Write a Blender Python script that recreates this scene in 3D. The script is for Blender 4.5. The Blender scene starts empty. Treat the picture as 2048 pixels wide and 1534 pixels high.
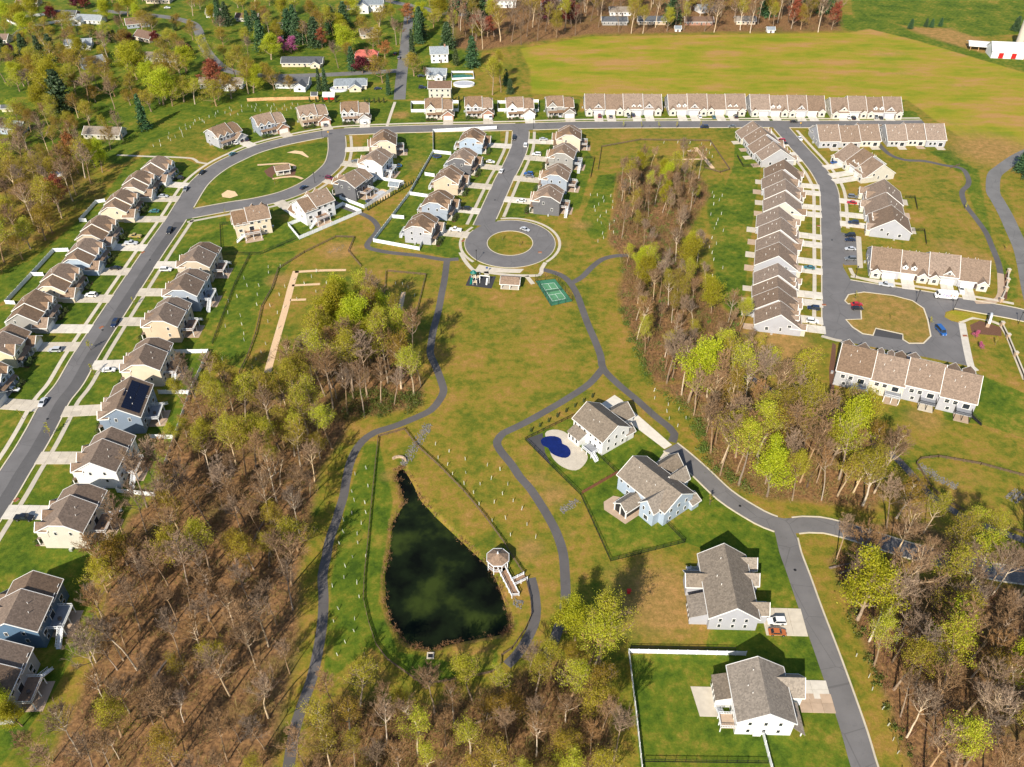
import bpy, math, random
import numpy as np
from mathutils import Vector, Matrix, Quaternion
R = math.radians
rnd = random.Random(11)
scn = bpy.context.scene
col = scn.collection

# ------------------------------------------------------------------ camera, light, exposure
FPX, PITCH, HCAM = 1700.0, R(39.44), 190.0          # focal length (px of a 2048 wide frame), tilt, flying height
cam_d = bpy.data.cameras.new('camera'); cam = bpy.data.objects.new('camera', cam_d); col.objects.link(cam)
cam.location = (0, 0, HCAM); cam.rotation_euler = (R(90) - PITCH, 0, 0)
cam_d.sensor_width = 36; cam_d.lens = 36 * FPX / 2048; cam_d.clip_end = 20000; cam_d.clip_start = 1
scn.camera = cam
SUN_AZ, SUN_EL = R(22), R(35)
w = bpy.data.worlds.new('World'); scn.world = w; w.use_nodes = True
nt = w.node_tree; sky = nt.nodes.new('ShaderNodeTexSky'); sky.sky_type = 'NISHITA'; sky.sun_disc = False
sky.sun_elevation = SUN_EL; sky.sun_rotation = R(180) + SUN_AZ; sky.air_density = 1.0; sky.dust_density = 0.6
bg = nt.nodes['Background']; bg.inputs[1].default_value = 0.10
nt.links.new(sky.outputs[0], bg.inputs[0])
sl = bpy.data.lights.new('sun', 'SUN'); sl.energy = 4.8; sl.angle = R(0.53); sl.color = (1.0, 0.91, 0.77)
so = bpy.data.objects.new('sun', sl); col.objects.link(so)
so.rotation_euler = Vector((math.sin(SUN_AZ) * math.cos(SUN_EL), math.cos(SUN_AZ) * math.cos(SUN_EL), -math.sin(SUN_EL))).to_track_quat('-Z', 'Y').to_euler()
so.location = (-60, -150, 250)
vs = scn.view_settings; vs.view_transform = 'Standard'; vs.look = 'None'; vs.exposure = 0.70; vs.gamma = 1.0; vs.use_curve_mapping = False

# ------------------------------------------------------------------ survey: sight line of the aerial view -> place on level z
CP, SP = math.cos(PITCH), math.sin(PITCH)
def g(u, v, z=0.0):
    a, b = (u - 1024) / FPX, (v - 767) / FPX
    dz = -SP - CP * b
    t = (HCAM - z) / -dz
    return Vector((a * t, (CP - SP * b) * t, z))
def g2(p, z=0.0):
    q = g(p[0], p[1], z); return (q.x, q.y)

# ------------------------------------------------------------------ materials
MATS = {}
def nodes_mat(name):
    m = bpy.data.materials.new(name); m.use_nodes = True
    t = m.node_tree; b = t.nodes['Principled BSDF']; MATS[name] = m
    return m, t, b
def N(t, typ, **k):
    n = t.nodes.new(typ)
    for a, v in k.items():
        if a == 'i':
            for kk, vv in v.items(): n.inputs[kk].default_value = vv
        else: setattr(n, a, v)
    return n
def ramp(t, src, stops):
    r = N(t, 'ShaderNodeValToRGB'); e = r.color_ramp.elements
    while len(e) < len(stops): e.new(0.5)
    for el, (p, c) in zip(e, stops): el.position = p; el.color = (*c, 1) if len(c) == 3 else c
    t.links.new(src, r.inputs[0]); return r.outputs[0]
def mixc(t, f, a, b, mode='MIX'):
    m = N(t, 'ShaderNodeMix', data_type='RGBA', blend_type=mode)
    for s, v in ((m.inputs[0], f), (m.inputs[6], a), (m.inputs[7], b)):
        if isinstance(v, (int, float)): s.default_value = v
        elif isinstance(v, tuple): s.default_value = (*v, 1)
        else: t.links.new(v, s)
    return m.outputs[2]
def math_(t, op, a, b=None, c=None):
    m = N(t, 'ShaderNodeMath', operation=op)
    for s, v in zip(m.inputs, (a, b, c)):
        if v is None: continue
        if isinstance(v, (int, float)): s.default_value = v
        else: t.links.new(v, s)
    return m.outputs[0]
def noise(t, scale, detail=4, vec=None, rough=0.55):
    n = N(t, 'ShaderNodeTexNoise', i={'Scale': scale, 'Detail': detail, 'Roughness': rough})
    if vec is not None: t.links.new(vec, n.inputs['Vector'])
    return n.outputs['Fac']
def objpos(t): return N(t, 'ShaderNodeTexCoord').outputs['Object']
def worldpos(t): return N(t, 'ShaderNodeNewGeometry').outputs['Position']
def bump(t, b, h, strength=0.3, dist=0.05):
    n = N(t, 'ShaderNodeBump', i={'Strength': strength, 'Distance': dist}); t.links.new(h, n.inputs['Height']); t.links.new(n.outputs[0], b.inputs['Normal'])
def mat(name, c, rough=0.7, var=0.12, sc=1.5, metal=0.0, bmp=0.0, orand=0.0, fine=None):
    """plain painted/cast surface with uneven tone; orand = tone change from one object to the next"""
    if name in MATS: return MATS[name]
    m, t, b = nodes_mat(name); p = worldpos(t)
    f = noise(t, sc, 5, p)
    a = tuple(x * (1 - var) for x in c); d = tuple(min(1, x * (1 + var)) for x in c)
    o = ramp(t, f, [(0.3, a), (0.7, d)])
    if fine:
        o = mixc(t, math_(t, 'MULTIPLY', noise(t, fine[0], 2, p), fine[1]), o, tuple(x * 0.45 for x in c))
    if orand:
        oi = N(t, 'ShaderNodeObjectInfo'); hs = N(t, 'ShaderNodeHueSaturation'); t.links.new(o, hs.inputs['Color'])
        t.links.new(math_(t, 'MULTIPLY_ADD', oi.outputs['Random'], 2 * orand, 1 - orand), hs.inputs['Value']); o = hs.outputs[0]
    t.links.new(o, b.inputs['Base Color']); b.inputs['Roughness'].default_value = rough; b.inputs['Metallic'].default_value = metal
    if bmp: bump(t, b, noise(t, sc * 6, 4, p), bmp)
    return m
def siding(name, c):
    if name in MATS: return MATS[name]
    m, t, b = nodes_mat(name); p = worldpos(t)
    f = noise(t, 0.35, 5, p); o = ramp(t, f, [(0.3, tuple(x * 0.93 for x in c)), (0.7, tuple(min(1, x * 1.05) for x in c))])
    sx = N(t, 'ShaderNodeSeparateXYZ'); t.links.new(p, sx.inputs[0])
    z = math_(t, 'FRACT', math_(t, 'MULTIPLY', sx.outputs['Z'], 5.0))       # lap boards, 20 cm
    o = mixc(t, math_(t, 'MULTIPLY', math_(t, 'LESS_THAN', z, 0.14), 0.22), o, tuple(x * 0.5 for x in c))
    t.links.new(o, b.inputs['Base Color']); b.inputs['Roughness'].default_value = 0.55
    bump(t, b, z, 0.25, 0.02); return m
def shingle(name, c):
    if name in MATS: return MATS[name]
    m, t, b = nodes_mat(name); p = worldpos(t)
    v = N(t, 'ShaderNodeTexVoronoi', i={'Scale': 2.6}); t.links.new(p, v.inputs['Vector'])
    sx = N(t, 'ShaderNodeSeparateColor'); t.links.new(v.outputs['Color'], sx.inputs[0])
    o = ramp(t, sx.outputs[0], [(0.0, tuple(x * 0.72 for x in c)), (0.5, c), (1.0, tuple(x * 1.28 for x in c))])
    o = mixc(t, math_(t, 'MULTIPLY', noise(t, 0.25, 4, p), 0.35), o, tuple(x * 0.7 for x in c))
    oi = N(t, 'ShaderNodeObjectInfo'); hs = N(t, 'ShaderNodeHueSaturation'); t.links.new(o, hs.inputs['Color']); t.links.new(math_(t, 'MULTIPLY_ADD', oi.outputs['Random'], .34, .83), hs.inputs['Value']); t.links.new(math_(t, 'MULTIPLY_ADD', oi.outputs['Random'], -.3, 1.1), hs.inputs['Saturation'])
    t.links.new(hs.outputs[0], b.inputs['Base Color']); b.inputs['Roughness'].default_value = 0.9
    bump(t, b, sx.outputs[1], 0.4, 0.03); return m
def foliage(name, cols, trans=0.35, val=0.25):
    m, t, b = nodes_mat(name)
    gi = N(t, 'ShaderNodeNewGeometry'); oi = N(t, 'ShaderNodeObjectInfo')
    o = ramp(t, gi.outputs['Random Per Island'], [(i / (len(cols) - 1), c) for i, c in enumerate(cols)])
    hs = N(t, 'ShaderNodeHueSaturation'); t.links.new(o, hs.inputs['Color'])
    t.links.new(math_(t, 'MULTIPLY_ADD', oi.outputs['Random'], 2 * val, 1 - val), hs.inputs['Value'])
    t.links.new(math_(t, 'MULTIPLY_ADD', oi.outputs['Random'], 0.05, 0.475), hs.inputs['Hue'])
    t.links.new(hs.outputs[0], b.inputs['Base Color']); b.inputs['Roughness'].default_value = 0.6
    tr = N(t, 'ShaderNodeBsdfTranslucent'); t.links.new(hs.outputs[0], tr.inputs[0])
    mx = N(t, 'ShaderNodeMixShader'); mx.inputs[0].default_value = trans
    t.links.new(b.outputs[0], mx.inputs[1]); t.links.new(tr.outputs[0], mx.inputs[2])
    t.links.new(mx.outputs[0], t.nodes['Material Output'].inputs['Surface']); return m

def asphalt(name, c, crack=0.35):
    m, t, b = nodes_mat(name); p = worldpos(t)
    o = ramp(t, noise(t, 0.12, 6, p), [(0.3, tuple(x * 0.82 for x in c)), (0.7, tuple(x * 1.15 for x in c))])
    st = N(t, 'ShaderNodeMapRange'); t.links.new(noise(t, .45, 7, p, .7), st.inputs[0]); st.inputs[1].default_value = .55; st.inputs[2].default_value = .72
    o = mixc(t, math_(t, 'MULTIPLY', st.outputs[0], .4), o, tuple(x * 0.55 for x in c))
    o = mixc(t, math_(t, 'MULTIPLY', noise(t, 9, 2, p), 0.4), o, tuple(x * 0.6 for x in c))
    v = N(t, 'ShaderNodeTexVoronoi', feature='DISTANCE_TO_EDGE', i={'Scale': 0.09}); t.links.new(p, v.inputs['Vector'])
    o = mixc(t, math_(t, 'MULTIPLY', math_(t, 'LESS_THAN', v.outputs['Distance'], 0.008), crack), o, tuple(x * 0.35 for x in c))
    t.links.new(o, b.inputs['Base Color']); b.inputs['Roughness'].default_value = 0.85; bump(t, b, noise(t, 20, 2, p), 0.2, 0.02); return m
asphalt('asphalt', (0.150, 0.143, 0.142)); asphalt('path_asphalt', (0.098, 0.090, 0.088), 0.2); asphalt('old_asphalt', (0.16, 0.155, 0.15)); asphalt('lane_asphalt', (0.098, 0.094, 0.094), .15); asphalt('dark_asphalt', (0.06, 0.058, 0.06), 0.1)
def concrete(name, c):
    m, t, b = nodes_mat(name); p = worldpos(t)
    o = ramp(t, noise(t, 0.5, 6, p), [(0.3, tuple(x * 0.86 for x in c)), (0.72, tuple(x * 1.08 for x in c))])
    oi = N(t, 'ShaderNodeObjectInfo'); hs = N(t, 'ShaderNodeHueSaturation'); t.links.new(o, hs.inputs['Color'])
    t.links.new(math_(t, 'MULTIPLY_ADD', oi.outputs['Random'], 0.16, 0.92), hs.inputs['Value'])
    t.links.new(hs.outputs[0], b.inputs['Base Color']); b.inputs['Roughness'].default_value = 0.85; return m
concrete('concrete', (0.49, 0.435, 0.35)); concrete('kerb_concrete', (0.54, 0.475, 0.36)); concrete('new_concrete', (0.57, 0.525, 0.45)); concrete('paver', (0.42, 0.31, 0.22))
mat('gravel', (0.58, 0.40, 0.24), 0.95, 0.3, 4); mat('riprap', (0.16, 0.15, 0.135), 0.95, 0.5, 2.5, bmp=0.8); mat('mulch', (0.12, 0.055, 0.03), 0.95, 0.4, 3)
mat('sand', (0.62, 0.44, 0.25), 0.95, 0.15, 1.2)
mat('white_trim', (0.72, 0.71, 0.68), 0.5, 0.04); mat('vinyl_white', (0.70, 0.72, 0.74), 0.45, 0.04, orand=0.05); mat('garage_white', (0.62, 0.61, 0.57), 0.5, 0.05)
mat('black_metal', (0.012, 0.012, 0.013), 0.5, 0.1); mat('rail_wood', (0.13, 0.085, 0.055), 0.9, 0.35, 2); mat('cedar', (0.50, 0.29, 0.14), 0.8, 0.25, 1.2, orand=0.12)
mat('deck_wood', (0.26, 0.16, 0.10), 0.8, 0.2, 2, orand=0.1); mat('grey_deck', (0.22, 0.23, 0.25), 0.8, 0.12); mat('brown_fence', (0.16, 0.06, 0.03), 0.8, 0.2)
mat('brick', (0.30, 0.16, 0.11), 0.9, 0.25, 5); mat('stone', (0.40, 0.29, 0.20), 0.9, 0.4, 2.2, bmp=0.5); mat('door_dark', (0.05, 0.03, 0.03), 0.5, 0.1)
mat('solar_panel', (0.006, 0.007, 0.02), 0.12, 0.1); mat('pool_cover', (0.004, 0.012, 0.10), 0.35, 0.25, 0.6); mat('pool_blue', (0.02, 0.17, 0.42), 0.15, 0.15); mat('grey_cover', (0.42, 0.43, 0.46), 0.5, 0.1)
mat('court_green', (0.085, 0.24, 0.115), 0.7, 0.08); mat('court_edge', (0.04, 0.165, 0.085), 0.7, 0.08); mat('line_white', (0.75, 0.78, 0.75), 0.6, 0.03)
mat('play_green', (0.004, 0.13, 0.10), 0.4, 0.1); mat('rubber', (0.032, 0.032, 0.036), 0.9, 0.15, 3); mat('tan_plastic', (0.55, 0.44, 0.3), 0.5, 0.08)
mat('tube_white', (0.55, 0.56, 0.48), 0.5, 0.1, orand=0.25); mat('silver', (0.62, 0.63, 0.64), 0.3, 0.1, metal=0.6); mat('tin_roof', (0.55, 0.56, 0.57), 0.4, 0.15, 0.6)
mat('red_paint', (0.40, 0.012, 0.012), 0.4, 0.08); mat('rust', (0.26, 0.09, 0.04), 0.8, 0.3); mat('tire', (0.012, 0.012, 0.012), 0.8, 0.1); mat('rim', (0.35, 0.35, 0.36), 0.3, 0.05, metal=0.7)
mat('lamp_red', (0.35, 0.01, 0.01), 0.3, 0.05); mat('lamp_clear', (0.7, 0.7, 0.68), 0.15, 0.05); mat('cloth_red', (0.5, 0.015, 0.01), 0.8, 0.1); mat('cloth_blue', (0.02, 0.07, 0.2), 0.8, 0.1); mat('furn', (0.10, 0.08, 0.07), 0.7, 0.2)
m, t, b = nodes_mat('glass'); b.inputs['Base Color'].default_value = (0.018, 0.024, 0.03, 1); b.inputs['Roughness'].default_value = 0.06
m, t, b = nodes_mat('screen_dark'); b.inputs['Base Color'].default_value = (0.012, 0.014, 0.017, 1); b.inputs['Roughness'].default_value = 0.5
# bark and leaves
def bark(name, a, d, hv=.03):
    m, t, b = nodes_mat(name); o = ramp(t, noise(t, 0.9, 5, objpos(t)), [(0.3, a), (0.7, d)])
    oi = N(t, 'ShaderNodeObjectInfo'); hs = N(t, 'ShaderNodeHueSaturation'); t.links.new(o, hs.inputs['Color'])
    t.links.new(math_(t, 'MULTIPLY_ADD', oi.outputs['Random'], 0.6, 0.72), hs.inputs['Value']); t.links.new(math_(t, 'MULTIPLY_ADD', math_(t, 'FRACT', math_(t, 'MULTIPLY', oi.outputs['Random'], 7.3)), .45, .68), hs.inputs['Saturation'])
    t.links.new(hs.outputs[0], b.inputs['Base Color']); b.inputs['Roughness'].default_value = 0.9
bark('bark_grey', (0.19, 0.125, 0.07), (0.33, 0.225, 0.135)); bark('bark_brown', (0.12, 0.08, 0.055), (0.20, 0.135, 0.09)); bark('bark_pale', (0.34, 0.255, 0.16), (0.54, 0.42, 0.28)); bark('twig', (0.165, 0.095, 0.044), (0.265, 0.16, 0.078))
foliage('leaf_bud', [(0.29, 0.275, 0.016), (0.41, 0.38, 0.022), (0.50, 0.44, 0.045)], .45); foliage('leaf_gold', [(0.25, 0.19, 0.014), (0.36, 0.275, 0.02), (0.45, 0.33, 0.032)], .4); foliage('leaf_bright', [(0.27, 0.29, 0.010), (0.40, 0.40, 0.014), (0.52, 0.48, 0.025)], .45)
foliage('needle', [(0.018, 0.050, 0.018), (0.038, 0.085, 0.028), (0.07, 0.125, 0.04)], 0.12); foliage('cypress', [(0.035, 0.055, 0.012), (0.06, 0.09, 0.02), (0.09, 0.12, 0.03)], 0.15)
foliage('leaf_crimson', [(0.07, 0.008, 0.012), (0.13, 0.014, 0.018), (0.2, 0.03, 0.03)]); foliage('leaf_rust', [(0.24, 0.065, 0.03), (0.34, 0.10, 0.035), (0.40, 0.15, 0.06)]); foliage('leaf_pink', [(0.38, 0.05, 0.16), (0.50, 0.10, 0.24), (0.55, 0.22, 0.34)])
foliage('brush', [(0.17, 0.08, 0.035), (0.21, 0.11, 0.05), (0.27, 0.16, 0.07), (0.16, 0.12, 0.025), (0.14, 0.16, 0.018)], 0.1); foliage('brush_green', [(0.05, 0.10, 0.012), (0.10, 0.17, 0.02), (0.16, 0.2, 0.03)], 0.25); foliage('reed', [(0.30, 0.17, 0.06), (0.42, 0.27, 0.11), (0.24, 0.15, 0.05)], 0.2)

# ------------------------------------------------------------------ mesh helpers
class MB:
    def __init__(s): s.v = []; s.f = []; s.m = []; s.cur = 0
    def face(s, pts):
        n = len(s.v); s.v += [tuple(p) for p in pts]; s.f.append(tuple(range(n, n + len(pts)))); s.m.append(s.cur)
    def box(s, x0, x1, y0, y1, z0, z1):
        n = len(s.v); s.v += [(x0, y0, z0), (x1, y0, z0), (x1, y1, z0), (x0, y1, z0), (x0, y0, z1), (x1, y0, z1), (x1, y1, z1), (x0, y1, z1)]
        for f in ((0, 3, 2, 1), (4, 5, 6, 7), (0, 1, 5, 4), (1, 2, 6, 5), (2, 3, 7, 6), (3, 0, 4, 7)): s.f.append(tuple(n + i for i in f)); s.m.append(s.cur)
    def prism(s, poly, dz):
        """closed solid: polygon (3d points) dropped by dz"""
        n = len(s.v); k = len(poly); s.v += [tuple(p) for p in poly] + [(p[0], p[1], p[2] - dz) for p in poly]
        s.f.append(tuple(range(n, n + k))); s.f.append(tuple(range(n + 2 * k - 1, n + k - 1, -1))); s.m += [s.cur] * 2
        for i in range(k):
            j = (i + 1) % k; s.f.append((n + i, n + k + i, n + k + j, n + j)); s.m.append(s.cur)
    def bar(s, a, b, wd, ht):
        """beam from a to b, wd wide, ht tall, top at the given points"""
        a = Vector(a); b = Vector(b); d = b - a; h = Vector((d.x, d.y, 0))
        q = Vector((-h.y, h.x, 0)).normalized() * wd / 2 if h.length > 1e-6 else Vector((wd / 2, 0, 0))
        if h.length <= 1e-6: s.box(a.x - wd / 2, a.x + wd / 2, a.y - wd / 2, a.y + wd / 2, min(a.z, b.z), max(a.z, b.z)); return
        s.prism([a - q, b - q, b + q, a + q], ht)
    def tube(s, a, b, ra, rb, k=5, cap=False):
        a = Vector(a); b = Vector(b); d = (b - a)
        if d.length < 1e-6: return
        d.normalize(); u = d.orthogonal().normalized(); v = d.cross(u); n = len(s.v)
        for c, r in ((a, ra), (b, rb)):
            for i in range(k):
                an = 2 * math.pi * i / k; s.v.append(tuple(c + (u * math.cos(an) + v * math.sin(an)) * r))
        for i in range(k):
            j = (i + 1) % k; s.f.append((n + i, n + j, n + k + j, n + k + i)); s.m.append(s.cur)
        if cap: s.f.append(tuple(range(n + k, n + 2 * k))); s.m.append(s.cur)
    def ribbon(s, a, b, wd):
        a = Vector(a); b = Vector(b); d = (b - a); u = d.orthogonal().normalized(); u = Quaternion(d.normalized(), rnd.random() * 6.28) @ u
        s.face([a - u * wd, b - u * wd * .5, b + u * wd * .5, a + u * wd])
    def leaf(s, p, sz):
        u = Vector((rnd.gauss(0, 1), rnd.gauss(0, 1), rnd.gauss(0, .6))).normalized(); q = u.orthogonal().normalized(); q = Quaternion(u, rnd.random() * 6.28) @ q
        q2 = u.cross(q); s.face([p + q * sz, p + q2 * sz * .7, p - q * sz, p - q2 * sz * .7])
    def mesh(s, name, mats):
        me = bpy.data.meshes.new(name); me.from_pydata(s.v, [], s.f)
        for mm in ([mats] if isinstance(mats, str) else mats): me.materials.append(MATS[mm])
        if s.cur: me.polygons.foreach_set('material_index', s.m)
        me.update(); return me
    def build(s, name, mats, parent=None): return ob(name, s.mesh(name, mats), parent)
def ob(name, data, parent=None, loc=None, rz=None, sc=None):
    o = bpy.data.objects.new(name, data); col.objects.link(o)
    if parent: o.parent = parent
    if loc is not None: o.location = loc
    if rz is not None: o.rotation_euler = (0, 0, rz)
    if sc is not None: o.scale = sc
    return o
def tag(o, label, cat, group=None):
    o['label'] = label; o['category'] = cat
    if group: o['group'] = group
    return o
def thing(name, label, cat, loc=(0, 0, 0), rz=0, group=None):
    return tag(ob(name, None, None, loc, rz), label, cat, group)
def struct(o): o['kind'] = 'structure'; return o
def stuff(o): o['kind'] = 'stuff'; return o
UNIT = {}
def cube(m):
    if m not in UNIT:
        b = MB(); b.box(-.5, .5, -.5, .5, -.5, .5); UNIT[m] = b.mesh('block_' + m, m)
    return UNIT[m]
def blk(name, parent, c, s, m, rz=None): return ob(name, cube(m), parent, c, rz, s)
def cat_rom(P, step=3.0, closed=False):
    P = [Vector((p[0], p[1], 0)) for p in P]; out = []; n = len(P)
    for i in range(n if closed else n - 1):
        p1, p2 = P[i], P[(i + 1) % n]; p0 = P[i - 1] if (i > 0 or closed) else p1 * 2 - p2; p3 = P[(i + 2) % n] if (i + 2 < n or closed) else p2 * 2 - p1
        k = max(1, int((p2 - p1).length / step))
        for j in range(k):
            t = j / k; out.append(.5 * ((2 * p1) + (p2 - p0) * t + (2 * p0 - 5 * p1 + 4 * p2 - p3) * t * t + (3 * p1 - p0 - 3 * p2 + p3) * t ** 3))
    if not closed: out.append(P[-1])
    return out
def offset(L, d, closed=False):
    out = []; n = len(L)
    for i in range(n):
        a = L[i - 1] if (i > 0 or closed) else L[i]; b = L[(i + 1) % n] if (i < n - 1 or closed) else L[i]
        t = (b - a); t.normalize(); out.append(L[i] + Vector((t.y, -t.x, 0)) * d)      # d > 0: to the right of travel
    return out
def strip(mb, A, B, z0, z1, keep=None, closed=False):
    n = len(A)
    for i in range(n if closed else n - 1):
        j = (i + 1) % n
        if keep and not (keep[i] and keep[j]): continue
        mb.prism([(A[i].x, A[i].y, z1), (B[i].x, B[i].y, z1), (B[j].x, B[j].y, z1), (A[j].x, A[j].y, z1)], z1 - z0)
def inpoly(x, y, P):
    r = False; n = len(P)
    for i in range(n):
        x1, y1 = P[i]; x2, y2 = P[i - 1]
        if (y1 > y) != (y2 > y) and x < (x2 - x1) * (y - y1) / (y2 - y1) + x1: r = not r
    return r
def sdist(X, Y, P, edge_only=False):
    """signed distance to a polygon (negative inside), numpy"""
    d = np.full(X.shape, 1e18); ins = np.zeros(X.shape, bool); n = len(P)
    for i in range(n if not edge_only else n - 1):
        x1, y1 = P[i]; x2, y2 = P[(i + 1) % n]; ex, ey = x2 - x1, y2 - y1; l = ex * ex + ey * ey + 1e-12
        t = np.clip(((X - x1) * ex + (Y - y1) * ey) / l, 0, 1)
        d = np.minimum(d, (X - x1 - t * ex) ** 2 + (Y - y1 - t * ey) ** 2)
        if not edge_only:
            c = (y1 > Y) != (y2 > Y); ins ^= c & (X < ex * (Y - y1) / (ey if abs(ey) > 1e-9 else 1e-9) + x1)
    d = np.sqrt(d); return np.where(ins, -d, d)
W2 = lambda P, z=0: [g2(p, z) for p in P]
def ordi(n): return ('first', 'second', 'third', 'fourth', 'fifth', 'sixth', 'seventh', 'eighth', 'ninth', 'tenth', 'eleventh', 'twelfth')[n]

# ------------------------------------------------------------------ roads and paths (centre lines)
ROADS = [  # name, points, width, kerb sides (-1 left, 1 right), walk sides, material, closed
 ('street', [(-110,1170),(-60,1085),(0,993),(31,942),(60,897),(85,853),(111,804),(140,767),(170,714),(207,656),(266,566),(307,504),(352,439),(385,385),(400,365),(420,347),(445,330),(475,315),(512,299),(574,282),(662,266),(737,261),(862,257),(1023,254),(1200,249.5),(1535,248),(1611,248.5),(1850,247)], 9.4, (-1, 1), (-1, 1), 'asphalt', False),
 ('loop_road', [(672,262),(674,282),(674,302),(668,325),(653,342),(632,359),(607,375),(565,392),(511,405),(460,413),(405,423),(358,432)], 9.0, (-1, 1), (-1,), 'asphalt', False),
 ('close_road', [(1042,252),(1041,275),(1037,300),(1023,332),(1008,360),(997,384),(979,424),(966,452)], 8.8, (-1, 1), (-1, 1), 'asphalt', False),
 ('villa_road', [(1555,247),(1568,262),(1597,295),(1626,327),(1646,355),(1658,384),(1661,430),(1662,459),(1664,510),(1666,559),(1667,610),(1668,655)], 8.6, (-1, 1), (-1, 1), 'asphalt', False),
 ('entry_road', [(1672,566),(1700,571),(1761,581),(1861,596),(1936,610),(1998,621),(2047,631),(2140,655)], 8.6, (-1, 1), (-1,), 'asphalt', False),
 ('lane', [(1341,894),(1360,909),(1399,943),(1449,990),(1499,1023),(1535,1042),(1570,1052),(1611,1049),(1643,1050),(1686,1060),(1761,1083),(1836,1106),(1936,1130),(1986,1143),(2047,1152),(2150,1170)], 5.8, (-1, 1), (), 'asphalt', False),
 ('south_lane', [(1566,1050),(1573,1075),(1580,1105),(1597,1151),(1620,1217),(1651,1300),(1680,1382),(1708,1465),(1728,1534),(1765,1640)], 6.0, (-1,), (), 'asphalt', False),
 ('county_road', [(2090,290),(2040,312),(2003,337),(1988,352),(1986,384),(1993,397),(2011,429),(2026,462),(2041,496),(2050,530),(2062,590),(2078,650),(2110,760)], 6.4, (), (), 'old_asphalt', False),
 ('village_road', [(799,199),(802,162),(807,120),(812,82),(814,62),(818,30),(815,8)], 7.0, (), (), 'old_asphalt', False),
 ('hill_road', [(190,20),(240,25),(300,30),(350,37),(385,47),(397,62),(402,80),(415,105),(435,127),(457,141),(500,149),(560,152),(640,150),(700,147),(803,141)], 6.6, (), (), 'old_asphalt', False),
 ('upper_road', [(730,-12),(782,3),(849,17),(880,26),(932,30),(990,33)], 6.6, (), (), 'old_asphalt', False)]
PATHS = [
 ('asphalt_path', [(660,399),(687,414),(727,429),(747,441),(756,456),(750,469),(737,484),(735,494),(752,500),(787,506),(837,511),(887,519),(917,518)], 2.6),
 ('asphalt_path', [(894,521),(889,559),(884,584),(877,621),(867,659),(862,689),(861,709),(872,734),(884,767),(887,783),(879,800),(862,820),(832,835),(787,853),(749,865),(724,883),(709,905),(699,930),(692,963),(687,993),(679,1018),(672,1043),(659,1080),(652,1118),(645,1150),(647,1200),(644,1250),(634,1312),(622,1362),(604,1412),(589,1462),(577,1534),(562,1620)], 2.7),
 ('asphalt_path', [(1086,539),(1119,549),(1139,564),(1154,589),(1164,616),(1176,649),(1189,679),(1201,711),(1207,738),(1236,768),(1274,800),(1311,833),(1339,855),(1349,868),(1344,884)], 2.7),
 ('asphalt_path', [(1141,567),(1164,554),(1184,534),(1204,519),(1224,513),(1246,511),(1290,514),(1330,528)], 2.6),
 ('asphalt_path', [(1206,736),(1179,767),(1136,796),(1099,818),(1049,846),(1024,858),(1007,866),(994,883),(1000,900),(1024,930),(1039,953),(1061,978),(1081,1008),(1099,1038),(1114,1068),(1126,1106),(1130,1151),(1131,1200),(1124,1235),(1101,1300),(1085,1330)], 2.7),
 ('asphalt_path', [(1062,1156),(1067,1175),(1071,1200),(1071,1237),(1056,1275),(1036,1307),(1014,1330)], 2.6),
 ('asphalt_path', [(1470,725),(1486,744),(1525,770),(1563,793),(1593,810),(1653,840),(1711,868),(1751,890),(1788,913),(1811,935),(1836,963),(1861,990),(1893,1013),(1936,1038),(1986,1058),(2047,1080),(2130,1110)], 2.5),
 ('asphalt_path', [(1758,288),(1761,292),(1781,310),(1811,320),(1848,322),(1886,330),(1923,337),(1936,355),(1936,370),(1924,384),(1931,409),(1951,436),(1971,464),(1983,491),(1996,524),(2001,547)], 2.5)]
RL = []      # sampled road centre lines
for nm, P, wd, ks, ws, mt, cl in ROADS: RL.append(cat_rom(W2(P), 2.5, cl))
RING_C = g(1020, 486); RING_R = 15.0
ring = [RING_C + Vector((math.cos(a) * RING_R, math.sin(a) * RING_R * 1.04, 0)) for a in [i * 2 * math.pi / 64 for i in range(64)]]
ROADS.append(('close_road', None, 9.6, (), (), 'asphalt', True)); RL.append(ring)
RN = [np.array([(p.x, p.y) for p in L]) for L in RL]
def road_d(x, y, skip=None):
    """(clearance to the nearest carriageway edge, road index, sample)"""
    best = (1e9, None, None)
    for i, A in enumerate(RN):
        if i == skip: continue
        d = np.hypot(A[:, 0] - x, A[:, 1] - y); k = int(d.argmin()); c = float(d[k]) - ROADS[i][2] / 2
        if c < best[0]: best = (c, i, k)
    return best
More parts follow.
